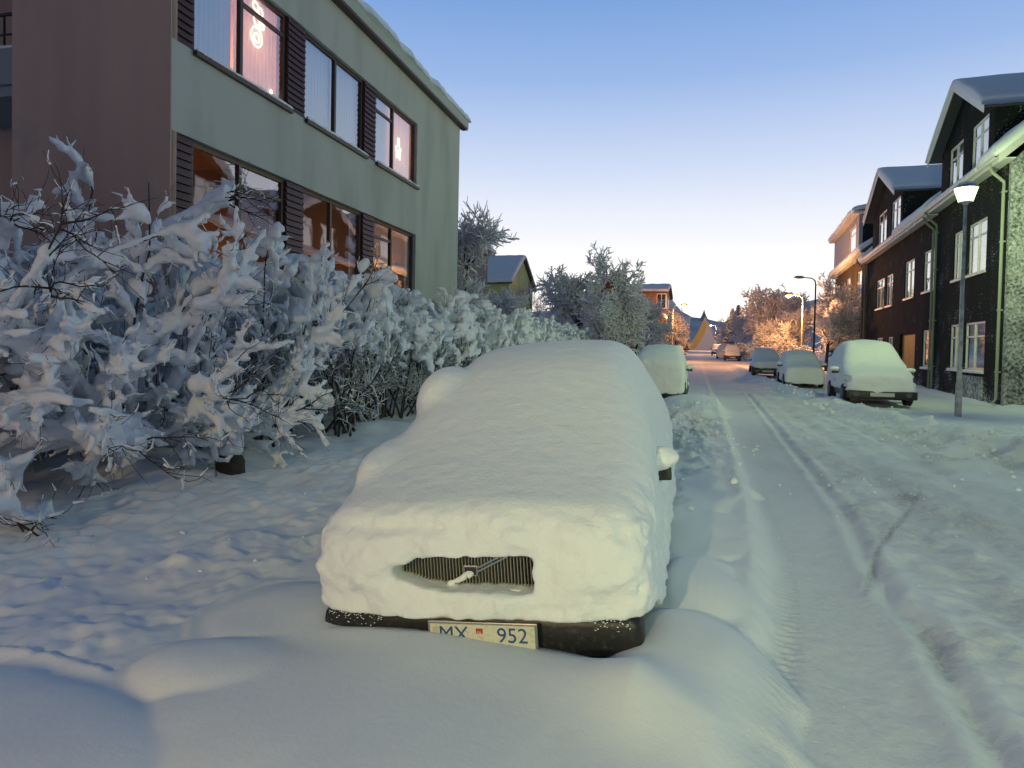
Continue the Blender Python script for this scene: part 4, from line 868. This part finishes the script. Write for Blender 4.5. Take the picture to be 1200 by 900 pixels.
def make_shrub(seed, kind):
    rng = np.random.default_rng(seed); t = empty('snowy_shrub' if kind == 'loose' else 'hedge_plant')
    if kind == 'loose':
        n0 = 13; ang = rng.random(n0)*2*np.pi; el = rng.uniform(.15, 1.25, n0)
        P = np.stack([.16*np.cos(ang), .16*np.sin(ang), np.full(n0, .1)], 1); D = np.stack([np.cos(ang)*np.cos(el), np.sin(ang)*np.cos(el), np.sin(el)+.15], 1)
        A = grow(P, D, rng.uniform(1.5, 2.5, n0)+.9*(el > .9), 10, .15, -.045, rng)
        p, d, u = children(A, 11, .2, 1, .85, rng, .05); B = grow(p, d, rng.uniform(.4, .95, len(p))*(1.2-.5*u), 7, .17, -.04, rng)
        p, d, u = children(B, 6, .15, 1, .9, rng, .08); C = grow(p, d, rng.uniform(.14, .42, len(p)), 5, .2, 0, rng)
        ra, rb, rc = .054, .042, .027; hh = .027; box = (1.75, 1.75, 3.35)
    else:
        n0 = 16; ang = rng.random(n0)*2*np.pi; el = rng.uniform(.75, 1.5, n0)
        P = np.stack([rng.uniform(-.25, .25, n0), rng.uniform(-.75, .75, n0), np.full(n0, .05)], 1); D = np.stack([np.cos(ang)*np.cos(el), np.sin(ang)*np.cos(el), np.sin(el)], 1)
        A = grow(P, D, rng.uniform(1.6, 2.35, n0), 9, .10, .01, rng)
        p, d, u = children(A, 15, .12, 1, .95, rng, .1); B = grow(p, d, rng.uniform(.35, .75, len(p)), 6, .17, .0, rng)
        p, d, u = children(B, 7, .2, 1, .85, rng, .05); C = grow(p, d, rng.uniform(.10, .30, len(p)), 4, .2, 0, rng)
        for q in (A, B, C): q[..., 0] = .85*np.tanh(q[..., 0]/.85*1.0); q[..., 2] = np.where(q[..., 2] > 2.2, 2.2+(q[..., 2]-2.2)*.6, q[..., 2])
        ra, rb, rc = .036, .035, .026; hh = .03; box = (1.15, 1.5, 2.95)
    p, d, u = children(C[::1 if kind == 'loose' else 2], 1, .2, 1, .9, rng, .05); E = grow(p, d, rng.uniform(.05, .13, len(p)), 4, .2, 0, rng)
    f = lambda q, v: np.full(q.shape[0], v)
    W_ = [tubes(A, taper(A, f(A, .022), f(A, .006)), 5), tubes(B, taper(B, f(B, .009), f(B, .003)), 4), tubes(C, taper(C, f(C, .0045), f(C, .002)), 3)]
    V, F = join(W_); np_mesh('branches', V, F, WOOD, t)
    S_ = []
    for q, r, kp in ((A, ra, 1), (B, rb, .93), (C, rc, .9)):
        rad = r*rng.uniform(.6, 1.35, q.shape[0])[:, None]*np.clip(1.15-np.abs(np.linspace(0, 1, q.shape[1])[None]-.45)*.9, .2, 1)*np.ones(q.shape[:2])
        z = q[..., 2]
        if kind == 'hedge': rad = rad*(.30+.85*sstep(.9, 1.7, z+.25*np.abs(q[..., 0])))
        S_.append(segs_of(q, rad, rng, kp))
    S_ = np.concatenate(S_)
    nb = 45 if kind == 'loose' else 120    # pillows where branches cross
    src = B.reshape(-1, 3) if kind == 'loose' else np.concatenate([B.reshape(-1, 3), C.reshape(-1, 3)]); src = src[src[:, 2] > (.6 if kind == 'loose' else 1.45)]
    q = src[rng.integers(0, len(src), nb)]; rr = rng.uniform(.045, .105, nb) if kind == 'loose' else rng.uniform(.045, .085, nb); q2 = q+rng.normal(size=q.shape)*np.array([.08, .08, .015])
    S_ = np.concatenate([S_, np.concatenate([q, q2, rr[:, None], rr[:, None]*.8], 1)])
    if kind == 'hedge': S_ = S_[np.maximum(S_[:, 6], S_[:, 7]) > .013]
    G = snow_field(S_, (-box[0], -box[1], .02), (2*box[0], 2*box[1], box[2]), hh)
    G[0] = G[-1] = .2; G[:, 0] = G[:, -1] = .2; G[:, :, 0] = G[:, :, -1] = .2
    V, F = surf_nets(G, (-box[0], -box[1], .02), hh); V += .010*np.stack([noise(V[:, 0]*21, V[:, 1]*21, V[:, 2]*21+k*9) for k in range(3)], 1)
    np_mesh('branch_snow', V, F, SNOWB, t)
    V, F = join([tubes(E, taper(E, f(E, .003), f(E, .0015)), 3)]); np_mesh('twigs', V, F, WOOD, t)
    V, F = join([tubes(E+np.array([0, 0, .007]), taper(E, rng.uniform(.004, .014, len(E)), f(E, .004)), 4)]); np_mesh('twig_snow', V, F, SNOWB, t)
    if kind == 'hedge':    # thin rime lines on the dark inner twigs
        m = (B[:, :, 2].mean(1) < 1.6); Bq = B[m]+np.array([0, 0, .008]); m = C[:, :, 2].mean(1) < 1.7; Cq = C[m]+np.array([0, 0, .006])
        V, F = join([tubes(Bq, taper(Bq, f(Bq, .012), f(Bq, .005)), 3), tubes(Cq, taper(Cq, f(Cq, .008), f(Cq, .004)), 3)]); np_mesh('rime', V, F, SNOWB, t)
    return t
def shrubs():
    GR = 'loose snow laden shrubs in front of the apartment block'
    ls = [make_shrub(s, 'loose') for s in (11, 12, 13)]
    pos = [(-6.75, 4.55, 1.02, 0), (-7.95, 6.2, 1.22, 1), (-6.45, 6.15, .95, 2)]
    labs = ['wide snow laden shrub with low sprawling branches nearest the camera', 'tallest snow laden shrub against the brown end wall at the far left', 'snow laden shrub beside the snow capped stump']
    for (x, y, s, k), lab in zip(pos, labs):
        o = ls[k]; o.location = (x, y, gz(x, y)-.05); o.scale = (s, s, s*1.13); o.rotation_euler.z = (0, 1.9, 0)[k]; tag(o, lab, 'shrub', GR)
    o = copy_tree(ls[0]); o.location = (-6.2, 7.6, .15); o.rotation_euler.z = 2.3; o.scale = (.85, .85, 1.0); tag(o, 'snow laden shrub with twigs reaching up across the lower window at the building corner', 'shrub', GR)
    o = copy_tree(ls[1]); o.location = (-8.3, 4.6, .15); o.rotation_euler.z = 1.2; o.scale = (1.05, 1.05, 1.1); tag(o, 'high snow laden shrub cut by the left edge of the picture', 'shrub', GR)
    o = copy_tree(ls[2]); o.location = (-7.4, 3.6, .1); o.rotation_euler.z = 2.9; o.scale = (1.0, 1.0, 1.25); tag(o, 'snow laden shrub outermost in the bottom left, its low branches on the pavement', 'shrub', GR)
    o = copy_tree(ls[0]); o.location = (-7.3, 6.9, .1); o.rotation_euler.z = 4.0; o.scale = (.9, .9, 1.12); tag(o, 'snow laden shrub standing close under the brown end wall', 'shrub', GR)
    hs = [make_shrub(s, 'hedge') for s in (21, 22, 23)]
    used = set(); k = 0; y = 8.35; rr = random.Random(5); N = 17
    while y < 34:
        x = float(hedge_x(y))-.78+rr.uniform(-.08, .08); v = k % 3
        o = hs[v] if v not in used else copy_tree(hs[v]); used.add(v)
        o.location = (x, y, gz(x, y)-.03); o.rotation_euler.z = rr.choice((0, math.pi))+rr.uniform(-.12, .12)+(.30 if y < 10.5 else 0); s = rr.uniform(.95, 1.05); o.scale = (s, s, s*rr.uniform(.95, 1.06)*(1.16 if y < 10 else 1.0 if y > 15 else 1.06))
        tag(o, 'dense snow capped hedge plant in the long row below the apartment windows' if k > 1 else ('dense hedge plant with dark lower twigs at the near end of the long row' if k == 0 else 'second dense hedge plant from the near end of the long row'), 'hedge plant', 'hedge plants in the long row'); k += 1; y += 1.45
    return hs
HEDGE = shrubs()
def snowy_stump():
    x, y = -5.30, 6.75; t = empty('tree_stump', (x, y, gz(x, y)-.02), label='low dark stump under a tall cap of snow at the foot of the hedge', cat='stump')
    mb = MB(); mb.tube([(0, 0, -.05), (0, 0, .05), (.01, 0, .14), (.01, .01, .20)], [.17, .16, .155, .12], 14); mb.obj('stump_wood', WOOD, t, smooth=True)
    h = .02; X, Y, Z = voxels(-.3, .6, -.3, .3, .08, .6, h)
    d = np.sqrt((X/.9)**2+(Y/.9)**2+((Z-.33)/1.2)**2)-.165+.03*fbm(X*6, Y*6, Z*6, 3); d = smax(d, .15-Z, .02)
    d2 = np.sqrt(((X-.32)/.7)**2+(Y/.8)**2+((Z-.22)/1.1)**2)-.14+.03*fbm(X*7, Y*7, Z*7, 2)
    V, F = surf_nets(d, (-.3, -.3, .08), h); np_mesh('snow_cap', V, F, SNOW, t)
    return t
snowy_stump()
def make_tree(seed, H, spread, name='frosted_tree', lvl=(9, 8, 8, 5), frost=FROST, trunk_h=.22, r0=.12, kind='broad', tw=.020):
    rng = np.random.default_rng(seed); t = empty(name); f = lambda q, v: np.full(q.shape[0], v)
    T = grow(np.zeros((1, 3)), np.array([[.03, .02, 1.]]), np.array([H*(.62 if kind == 'broad' else .98)]), 8, .03 if kind != 'broad' else .06, .02, rng)
    if kind == 'broad':
        p, d, u = children(T, lvl[0], trunk_h, 1, 1.15, rng, .32); A = grow(p, d, H*rng.uniform(.30, .46, len(p))*spread*(1.12-.35*u), 7, .14, .02, rng)
        p, d, u = children(A, lvl[1], .2, 1, .8, rng, .18); B = grow(p, d, H*rng.uniform(.14, .24, len(p))*spread, 5, .16, .03, rng)
        p, d, u = children(B, lvl[2], .15, 1, .9, rng, .12); C = grow(p, d, H*rng.uniform(.06, .12, len(p)), 4, .2, .02, rng)
        p, d, u = children(C, lvl[3], .15, 1, 1.0, rng, .05); Dd = grow(p, d, H*rng.uniform(.025, .06, len(p)), 3, .2, 0, rng)
        V, F = join([tubes(T, taper(T, f(T, r0), f(T, r0*.45)), 9), tubes(A, taper(A, f(A, r0*.42), f(A, r0*.15)), 6)]); tr = np_mesh('trunk', V, F, WOOD, t)
        V, F = join([tubes(B, taper(B, f(B, r0*.17), f(B, r0*.09)), 4), tubes(C[::2], taper(C[::2], f(C[::2], tw*.7), f(C[::2], tw*.4)), 3)]); np_mesh('branches', V, F, FROSTD, t)
        up = np.array([0, 0, tw*.6])
        V, F = join([tubes(A+np.array([0, 0, r0*.3]), taper(A, f(A, r0*.3), f(A, r0*.14)), 4), tubes(B+up, taper(B, f(B, tw*1.2), f(B, tw*.8)), 3), tubes(C+up, taper(C, rng.uniform(.7, 1.3, len(C))*tw, f(C, tw*.7)), 3), tubes(Dd, taper(Dd, rng.uniform(.6, 1.6, len(Dd))*tw, f(Dd, tw*.5)), 3)])
        np_mesh('crown', V, F, frost, t)
    else:
        m = 46; z = np.linspace(.10, .97, m)*H; ang = np.arange(m)*2.4+rng.normal(size=m)*.3; R = spread*H*.27*(1-z/H)**.8+.12
        nb = 4; A_ = []
        for k in range(nb):
            a = ang+k*2*np.pi/nb; P = np.stack([0*z, 0*z, z], 1); D = np.stack([np.cos(a), np.sin(a), 0*z+.12], 1); A_.append(grow(P, D, R*rng.uniform(.75, 1.1, m), 5, .08, -.12, rng))
        A = np.concatenate(A_); p, d, u = children(A, 8, .1, 1, .8, rng, -.05); B = grow(p, d, .16*H*rng.uniform(.3, .8, len(p))*(1.05-p[:, 2]/H), 3, .15, -.08, rng)
        V, F = tubes(T, taper(T, f(T, r0), f(T, r0*.15)), 8); np_mesh('trunk', V, F, WOOD, t)
        V, F = join([tubes(A-np.array([0, 0, .05]), taper(A, f(A, .05), f(A, .02)), 4), tubes(B-np.array([0, 0, .04]), taper(B, f(B, .045), f(B, .02)), 3)]); np_mesh('needles', V, F, NEEDLE, t)
        V, F = join([tubes(A, taper(A, f(A, .06), f(A, .03)), 4), tubes(B[::2], taper(B[::2], f(B[::2], .05), f(B[::2], .025)), 4)]); np_mesh('crown', V, F, frost, t)
    return t
def put(o, x, y, s=1, rz=0, sz=None, z=None, **k):
    o.location = (x, y, gz(x, y)-.03 if z is None else z); o.rotation_euler.z = rz; o.scale = (s, s, s*(sz or 1)); return tag(o, **k)
T1 = make_tree(31, 5.7, 1.05, lvl=(13, 10, 9, 5), tw=.032); T2 = make_tree(32, 5.4, 1.05, lvl=(11, 9, 9, 6), tw=.027, trunk_h=.26)
T3 = make_tree(33, 7.4, .62, lvl=(12, 8, 7, 5), tw=.024, trunk_h=.12); T4 = make_tree(34, 8.0, .95, lvl=(12, 9, 9, 5), tw=.045, trunk_h=.12)
CON = make_tree(35, 7.0, 1.0, 'snowy_conifer', kind='conifer')
BARE = make_tree(36, 11.0, .38, 'bare_tree', lvl=(7, 6, 5, 2), tw=.012, trunk_h=.3, r0=.07, frost=FROSTD)
GT = 'frosted street trees'
put(copy_tree(T2), 5.5, 65, .66, 4.4, label='small orange lit frosted tree behind the snow heaped shrubs', cat='tree', group=GT)
put(copy_tree(T1), 7.3, 69, .9, 3.0, label='frosted tree half orange half dark, just behind the sodium lamp pole', cat='tree', group=GT)
put(T1, -6.5, 37, .98, .4, label='broad round frosted tree directly behind the roof of the nearest car', cat='tree', group=GT)
put(T2, -4.55, 30.5, .97, 1.2, label='frosted tree with a short dark trunk, right of the broad round one', cat='tree', group=GT)
put(T3, -8.6, 23.0, .92, .5, sz=1.08, label='tall slim frosted tree against the far corner of the apartment block', cat='tree', group=GT)
put(copy_tree(T1), -9.6, 31.5, .72, 2.0, label='low frosted tree left of the yellow green gable', cat='tree', group=GT)
put(copy_tree(T2), -7.9, 29.5, .62, 3.3, label='small bushy frosted tree between hedge and yellow green house', cat='tree', group=GT)
put(copy_tree(T1), -4.1, 41.5, .80, 3.9, label='frosted tree standing against the brown wooden house', cat='tree', group=GT)
put(BARE, -14.2, 56, 1.0, 0, label='thin bare tree rising behind the snow covered gable', cat='tree')
put(copy_tree(T4), -3.9, 76, .72, 1.0, label='orange lit frosted tree beyond the wooden house on the left kerb', cat='tree', group=GT)
put(copy_tree(T2), -3.5, 92, 1.0, 2.5, label='purplish frosted tree at the far left end of the street', cat='tree', group=GT)
put(T4, 6.3, 78, 1.05, 0, label='large dark frosted tree behind the sodium lamp on the right', cat='tree', group=GT)
put(copy_tree(T4), 9.6, 84, 1.0, 2.2, label='large frosted tree rising behind the dark curved pole', cat='tree', group=GT)
put(copy_tree(T1), 4.4, 92, 1.0, 4.0, label='round frosted tree in the dark group at the right kerb', cat='tree', group=GT)
put(copy_tree(T2), 8.5, 54.0, 1.12, .9, label='bright orange frosted tree beside the end of the row houses', cat='tree', group=GT)
put(copy_tree(T1), 10.6, 58.5, 1.05, 5.0, label='tall orange lit frosted tree close behind the row houses', cat='tree', group=GT)
put(copy_tree(T2), 6.6, 62, .62, 2.9, label='low orange lit bush like tree under the sodium lamp', cat='tree', group=GT)
put(CON, 4.3, 100, 1.05, 0, label='pointed snowy conifer left of the dark tree group', cat='tree', group='snowy conifers')
put(copy_tree(CON), 4.2, 118, 1.1, 1.1, label='farther pointed snowy conifer beside the bright distant lamp', cat='tree', group='snowy conifers')
put(copy_tree(T2), 3.6, 122, 1.0, 1.6, label='bright orange frosted tree under the farthest right lamp', cat='tree', group=GT)
put(copy_tree(T2), 2.9, 140, 1.0, 5.6, label='last orange frosted tree before the steep blue roof', cat='tree', group=GT)
for k, (x, y, s, lab) in enumerate(((4.7, 60, .75, 'snow heaped garden shrub behind the dark fronted cars on the right'), (4.9, 66, .95, 'orange glowing snow heaped shrub below the sodium lamp'), (4.0, 79, .9, 'distant snow heaped shrub beside the far parked cars'), (5.6, 54, .7, 'snow heaped shrub behind the snow wrapped car'), (6.9, 57, .85, 'snow heaped shrub at the foot of the orange tree'), (-3.9, 66, .8, 'snow heaped shrub by the wooden house wall'))):
    o = copy_tree(HEDGE[k % 3]); put(o, x, y, s, k*1.1, sz=.9, label=lab, cat='shrub', group='snow heaped garden shrubs')
# ------------------------------------------------------------------ street lamps
def lantern_lamp(x, y, lab, col, power, H=5.75, glow=1.7, aim=None):
    t = empty('street_lamp', (x, y, gz(x, y)-.03), .0, label=lab, cat='street lamp', group='lantern street lamps'); mb = MB()
    mb.tube([(0, 0, 0), (0, 0, .9), (0, 0, 1.0), (0, 0, H)], [.085, .080, .062, .040], 14); mb.obj('pole', METAL, t, smooth=True)
    mb = MB(); mb.box(-.03, .03, -.084, -.079, .45, .75); mb.obj('service_door', METAL, t)
    mb = MB(); mb.tube([(0, 0, H), (0, 0, H+.06), (0, 0, H+.09)], [.055, .07, .165], 16); mb.obj('lamp_collar', METAL, t, smooth=True)
    mb = MB(); mb.tube([(0, 0, H+.092), (0, 0, H+.45)], [.17, .28], 20); mb.obj('lamp_glass', glow_glass('lit_lamp_glass_%d' % power, col, glow), t, smooth=True)
    mb = MB(); mb.tube([(0, 0, H+.452), (0, 0, H+.49), (0, 0, H+.54)], [.31, .29, .12], 20); c = mb.obj('lamp_cap', METAL, t, smooth=True)
    mb = MB(); mb.tube([(0, 0, H+.545), (0, 0, H+.60), (0, 0, H+.64)], [.22, .18, .06], 16); mb.obj('snow_cap', SNOWF, c, smooth=True)
    if aim: spot_light('lamp_light', (0, 0, H+.25), aim, col, power, 44, 1.0, .16, t)    # cone shaped to light the car and keep the hedge dim
    else: lamp_light('lamp_light', (0, 0, H+.25), col, power, .16, t)
    return t
def arm_lamp(x, y, s, lab, lit, H=6.6, rz=0.0, power=None):
    t = empty('street_lamp', (x, y, gz(x, y)-.03), rz, label=lab, cat='street lamp', group='arm street lamps'); mb = MB()
    mb.tube([(0, 0, 0), (0, 0, 1.0), (0, 0, H-.4)], [.085, .07, .05], 12); mb.obj('pole', METAL if lit else DARKM, t, smooth=True)
    mb = MB(); mb.tube([(0, 0, H-.42), (s*.05, 0, H-.15), (s*.25, 0, H+.02), (s*.8, 0, H+.08)], [.05, .045, .04, .035], 8); mb.obj('arm', METAL if lit else DARKM, t, smooth=True)
    mb = MB(); mb.tube([(s*.75, 0, H+.09), (s*.9, 0, H+.10), (s*1.25, 0, H+.10), (s*1.4, 0, H+.08)], [.05, .10, .11, .04], 10); mb.obj('lamp_head', METAL, t, smooth=True)
    if lit:
        mb = MB(); mb.tube([(s*.92, 0, H+.03), (s*1.08, 0, H-.04), (s*1.25, 0, H+.03)], [.09, .12, .09], 10); mb.obj('lamp_glass', emis('lit_sodium_glass', (1, .50, .16), 42), t, smooth=True)
        lamp_light('lamp_light', (s*1.08, 0, H-.22), LAMP_SODIUM[0], power or LAMP_SODIUM[1], .15, t)
    return t
lantern_lamp(6.67, 21.18, 'tall street lamp with a glowing greenish white lantern in front of the nearest row house', *LAMP_GREEN)
lantern_lamp(-2.7, -13.5, 'street lamp of the same row behind the viewer at the left kerb', *LAMP_CREAM, glow=1.6, aim=(2.6, 19, -6.3))
lantern_lamp(7.0, -11.0, 'street lamp of the same row behind the viewer on the right pavement', *LAMP_GREEN_NEAR, glow=1.6, aim=(-4.8, 19, -6.5))
lantern_lamp(-6.4, -17.0, 'street lamp behind the viewer on the left pavement', *LAMP_PINK, glow=1.6)
arm_lamp(7.3, 58, -1, 'lit orange sodium lamp rising between the dark and the orange trees', True, 5.75, power=3000)
arm_lamp(7.2, 51, -1, 'unlit dark pole with a curved arm beside the row houses', False, 6.5)
arm_lamp(5.6, 108, -1, 'lit orange lamp left of the dark tree group, second from the right', True, 5.2, power=3500)
arm_lamp(2.1, 150, -1, 'lit orange lamp beside the steep blue roof', True, 5.4, power=2500)
arm_lamp(-3.2, 70, 1, 'lit orange lamp on the left kerb behind the wooden house', True, 5.6, power=1200)
# ------------------------------------------------------------------ distant houses
BLUESNOW = SNOWF
def simple_house(name, x0, x1, y0, y1, ze, zr, axis, wallm, lab, wins=(), over=.3, ch=None, verge=True, group=None):
    t = empty(name, ((x0+x1)/2, (y0+y1)/2, gz((x0+x1)/2, (y0+y1)/2)-.2), label=lab, cat='house', group=group); cx, cy = (x0+x1)/2, (y0+y1)/2; a, b = (x1-x0)/2, (y1-y0)/2
    mb = MB()
    if axis == 'x': mb.prism([(-b, 0), (b, 0), (b, ze), (0, zr), (-b, ze)], 0, -a, a)
    else: mb.prism([(-a, 0), (a, 0), (a, ze), (0, zr), (-a, ze)], 1, -b, b)
    mb.obj('wall', wallm, t); r = None
    w = b if axis == 'x' else a; l = a if axis == 'x' else b; sl = (zr-ze)/w
    mb = MB()
    for s in (-1, 1):
        pr = [(s*(w+over), ze-over*sl+.02), (0, zr+.02), (0, zr+.18), (s*(w+over), ze-over*sl+.18)]
        mb.prism(pr, 0 if axis == 'x' else 1, -l-over, l+over)
    r = mb.obj('roof', ROOFB, t)
    for s in (-1, 1):
        O = (-l-over-.05, s*(w+over+.05), ze-(over+.05)*sl+.17) if axis == 'x' else (s*(w+over+.05), -l-over-.05, ze-(over+.05)*sl+.17)
        U = (2*(l+over)+.1, 0, 0) if axis == 'x' else (0, 2*(l+over)+.1, 0); Vv = (0, -s*(w+over+.05), (w+over+.05)*sl) if axis == 'x' else (-s*(w+over+.05), 0, (w+over+.05)*sl)
        snow_sheet('roof_snow', O, U, Vv, .30, 50, 20, r, seed=s*3)
    if ch:
        q = MB(); q.box(ch[0]-.35, ch[0]+.35, ch[1]-.3, ch[1]+.3, zr-1.2, zr+ch[2]); c = q.obj('chimney', RC_TAN, r); q = MB(); q.box(ch[0]-.4, ch[0]+.4, ch[1]-.35, ch[1]+.35, zr+ch[2], zr+ch[2]+.16); q.obj('snow_cap', SNOWF, c)
    for (side, p0, p1, z0, z1) in wins:
        mb = MB(); g = MB()
        if side == '+x': mb.box(a+.002, a+.05, p0, p1, z0, z1); g.box(a+.051, a+.06, p0+.08, (p0+p1)/2-.03, z0+.08, z1-.08); g.box(a+.051, a+.06, (p0+p1)/2+.03, p1-.08, z0+.08, z1-.08)
        else: mb.box(p0, p1, -b-.05, -b-.002, z0, z1); g.box(p0+.08, (p0+p1)/2-.03, -b-.06, -b-.051, z0+.08, z1-.08); g.box((p0+p1)/2+.03, p1-.08, -b-.06, -b-.051, z0+.08, z1-.08)
        w_ = mb.obj('window', WHITE, t); g.obj('pane', mat('dark_far_glass', (.03, .035, .05), .1), w_)
    return t
simple_house('gabled_house', -22.4, -15.9, 55, 63, 6.9, 9.35, 'x', mat('yellow_green_render', (.55, .56, .20), .9, bump=[(20, .01, 3)]), 'yellow green house with blue shaded snowy roof beyond the hedge', [('+x', -2.2, -.9, 2.2, 3.6), ('+x', .9, 2.2, 2.2, 3.6), ('-y', -2.2, -.9, 3.9, 5.2), ('-y', .8, 2.1, 3.9, 5.2)])
BOARD = mat('varnished_boards', (.30, .13, .05), .7, bump=[(3, .02, 3)], var=(2.5, (.20, .08, .03), .4, .7))
w = [('+x', -5.5+3.1*k, -4.3+3.1*k, z, z+1.2) for k in range(4) for z in (1.2, 3.2)]
simple_house('wooden_house', -11.5, -4.3, 58, 70, 4.7, 7.3, 'y', BOARD, 'orange brown wooden house with snowy eave along the left side of the street', w, over=.45, ch=(0.3, -4, .7))
t = simple_house('tall_wooden_house', -8.4, -4.2, 74, 84, 7.3, 8.3, 'x', mat('reddish_boards', (.33, .13, .06), .7, bump=[(3, .02, 3)], var=(2.5, (.22, .09, .05), .4, .7)), 'taller reddish house with blue snowy roof rising behind the wooden house', [('+x', -3.6, -2.6, 5.2, 7.0), ('+x', .2, 1.2, 5.2, 7.0), ('-y', 1.2, 2.2, 5.6, 7.2)])
simple_house('pinkish_house', -16, -10.7, 30, 33, 6.2, 6.5, 'y', mat('pink_grey_render', (.30, .22, .22), .9, bump=[(20, .01, 3)]), 'pinkish block showing behind the slim tree at the corner of the apartment block', [('-y', 1.2, 2.4, 3.2, 4.6)])
simple_house('chimneyed_house', 13.0, 19, 66, 80, 7.0, 9.3, 'y', RC_TAN, 'house hidden behind the orange trees with its dark chimney showing', [], ch=(-1.4, -3, .9))
def steep_roof_house():
    X0, Y0 = -.7, 168; t = empty('steep_roofed_building', (X0, Y0, gz(0, 160)-1.2), label='building with steep blue snowy roof, small spire and yellow gable closing the street', cat='building')
    # sweeping roof facing us, its curved yellow gable wall on the left
    n = 9; k = np.linspace(0, 1, n); prof = [(-4.2+4.4*q**.85, 2.0+6.6*q**1.5) for q in k]
    mb = MB(); pts = [(-3.9, .6)]+prof+[(4.4, .6)]; mb.prism(pts, 1, .0, 8); mb.obj('wall', mat('blue_grey_render', (.2, .22, .28), .9), t)
    mb = MB(); up = [(a-.0, b) for a, b in prof]; lo = [(a+1.7-.6*i/n, b-.75) for i, (a, b) in enumerate(prof)]; mb.prism(up+lo[::-1], 1, -.35, -.02); mb.obj('gable_wall', mat('yellow_render', (.85, .62, .18), .8), t)
    mb = MB(); R = [(0.2, 8.6), (4.6, .8), (4.75, 1.0), (.25, 9.0)]; mb.prism(R, 1, -.5, 8.3); mb.prism([(-2.9, .8), (.2, 8.55), (4.5, .8)], 1, -.30, -.03); r = mb.obj('roof', SNOWF, t)
    snow_sheet('roof_snow', (4.85, -.6, 1.0), (0, 9, 0), (-4.6, 0, 8.0), .25, 20, 30, r)
    mb = MB(); mb.tube([(.2, 1, 8.2), (.2, 1, 9.6), (.2, 1, 10.9)], [1.1, .45, .02], 4); mb.obj('spire', mat('spire_sheet', (.16, .17, .24), .7), r)
    mb = MB(); mb.prism([(2.6, .8), (4.0, .8), (4.0, 1.4), (3.2, 3.0)], 1, -.9, -.31); mb.obj('porch', DARKM, t)
    return t
steep_roof_house()
simple_house('far_house', -9.5, -3.2, 128, 138, 3.6, 6.6, 'x', RC_TAN, 'low dark house left of the yellow gable at the end of the street', [('-y', .5, 1.5, 1.6, 2.8)])
def mountains():
    Y0 = 1600.0; ru_ = []
    pts = [(-1200, 60), (-700, 90), (-420, 120), (-260, 150), (-190, 172), (-150, 186), (-118, 182), (-95, 150), (-70, 118), (-40, 100), (0, 92), (45, 84), (80, 80), (115, 88), (160, 100), (220, 128), (290, 150), (380, 150), (520, 120), (800, 100), (1400, 60)]
    xs = np.linspace(-1200, 1400, 420); r = np.interp(xs, [p[0] for p in pts], [p[1] for p in pts]); r = r+5*fbm(xs*.03, 0, 1, 4)
    v = np.linspace(0, 1, 40); Z = r[:, None]*(1-(1-v[None])**1.3)*1.0; Yv = Y0+v[None]*420+0*xs[:, None]; Z = Z+14*fbm(xs[:, None]*.02, Yv*.012, 3, 4)*v[None]*(1-v[None])*2
    V = np.stack([np.broadcast_to(xs[:, None], Z.shape), Yv, Z-3], -1).reshape(-1, 3); n, m = Z.shape; i, j = np.meshgrid(np.arange(n-1), np.arange(m-1), indexing='ij'); k = (i*m+j).ravel()
    o = np_mesh('mountain_ridge', V, np.stack([k, k+m, k+m+1, k+1], 1), mat('snowy_slopes', (.80, .80, .84), 1, spec=0, var=(.01, (.45, .45, .5), .4, .65)))
    tag(o, kind='structure')
mountains()
# gate post by the wooden house
t = empty('gate_post', (-3.1, 49, gz(-3.1, 49)-.05), label='stone gate post with a round snow cap before the wooden house', cat='post')
mb = MB(); mb.box(-.16, .16, -.16, .16, 0, 1.55); mb.obj('post_shaft', RC_TAN, t, bevel=.02); mb = MB(); mb.tube([(0, 0, 1.551), (0, 0, 1.66), (0, 0, 1.82), (0, 0, 1.95), (0, 0, 2.0)], [.22, .29, .28, .17, .03], 14); mb.obj('snow_cap', SNOWF, t, smooth=True)

# ------------------------------------------------------------------ thin cold air: pales the far mountains and glows round the lamps
def haze():
    mb = MB(); mb.box(-1500, 1700, -300, 2200, -6, 260); m = bpy.data.materials.new('haze'); m.use_nodes = True; N = m.node_tree.nodes; L = m.node_tree.links
    N.remove(N['Principled BSDF']); v = N.new('ShaderNodeVolumePrincipled'); v.inputs['Color'].default_value = (.9, .92, 1, 1); v.inputs['Density'].default_value = HAZE; v.inputs['Anisotropy'].default_value = .3
    L.new(v.outputs[0], N['Material Output'].inputs['Volume']); o = mb.obj('haze', m); tag(o, 'thin cold evening haze', kind='stuff'); return o
HAZE = .00009
haze()
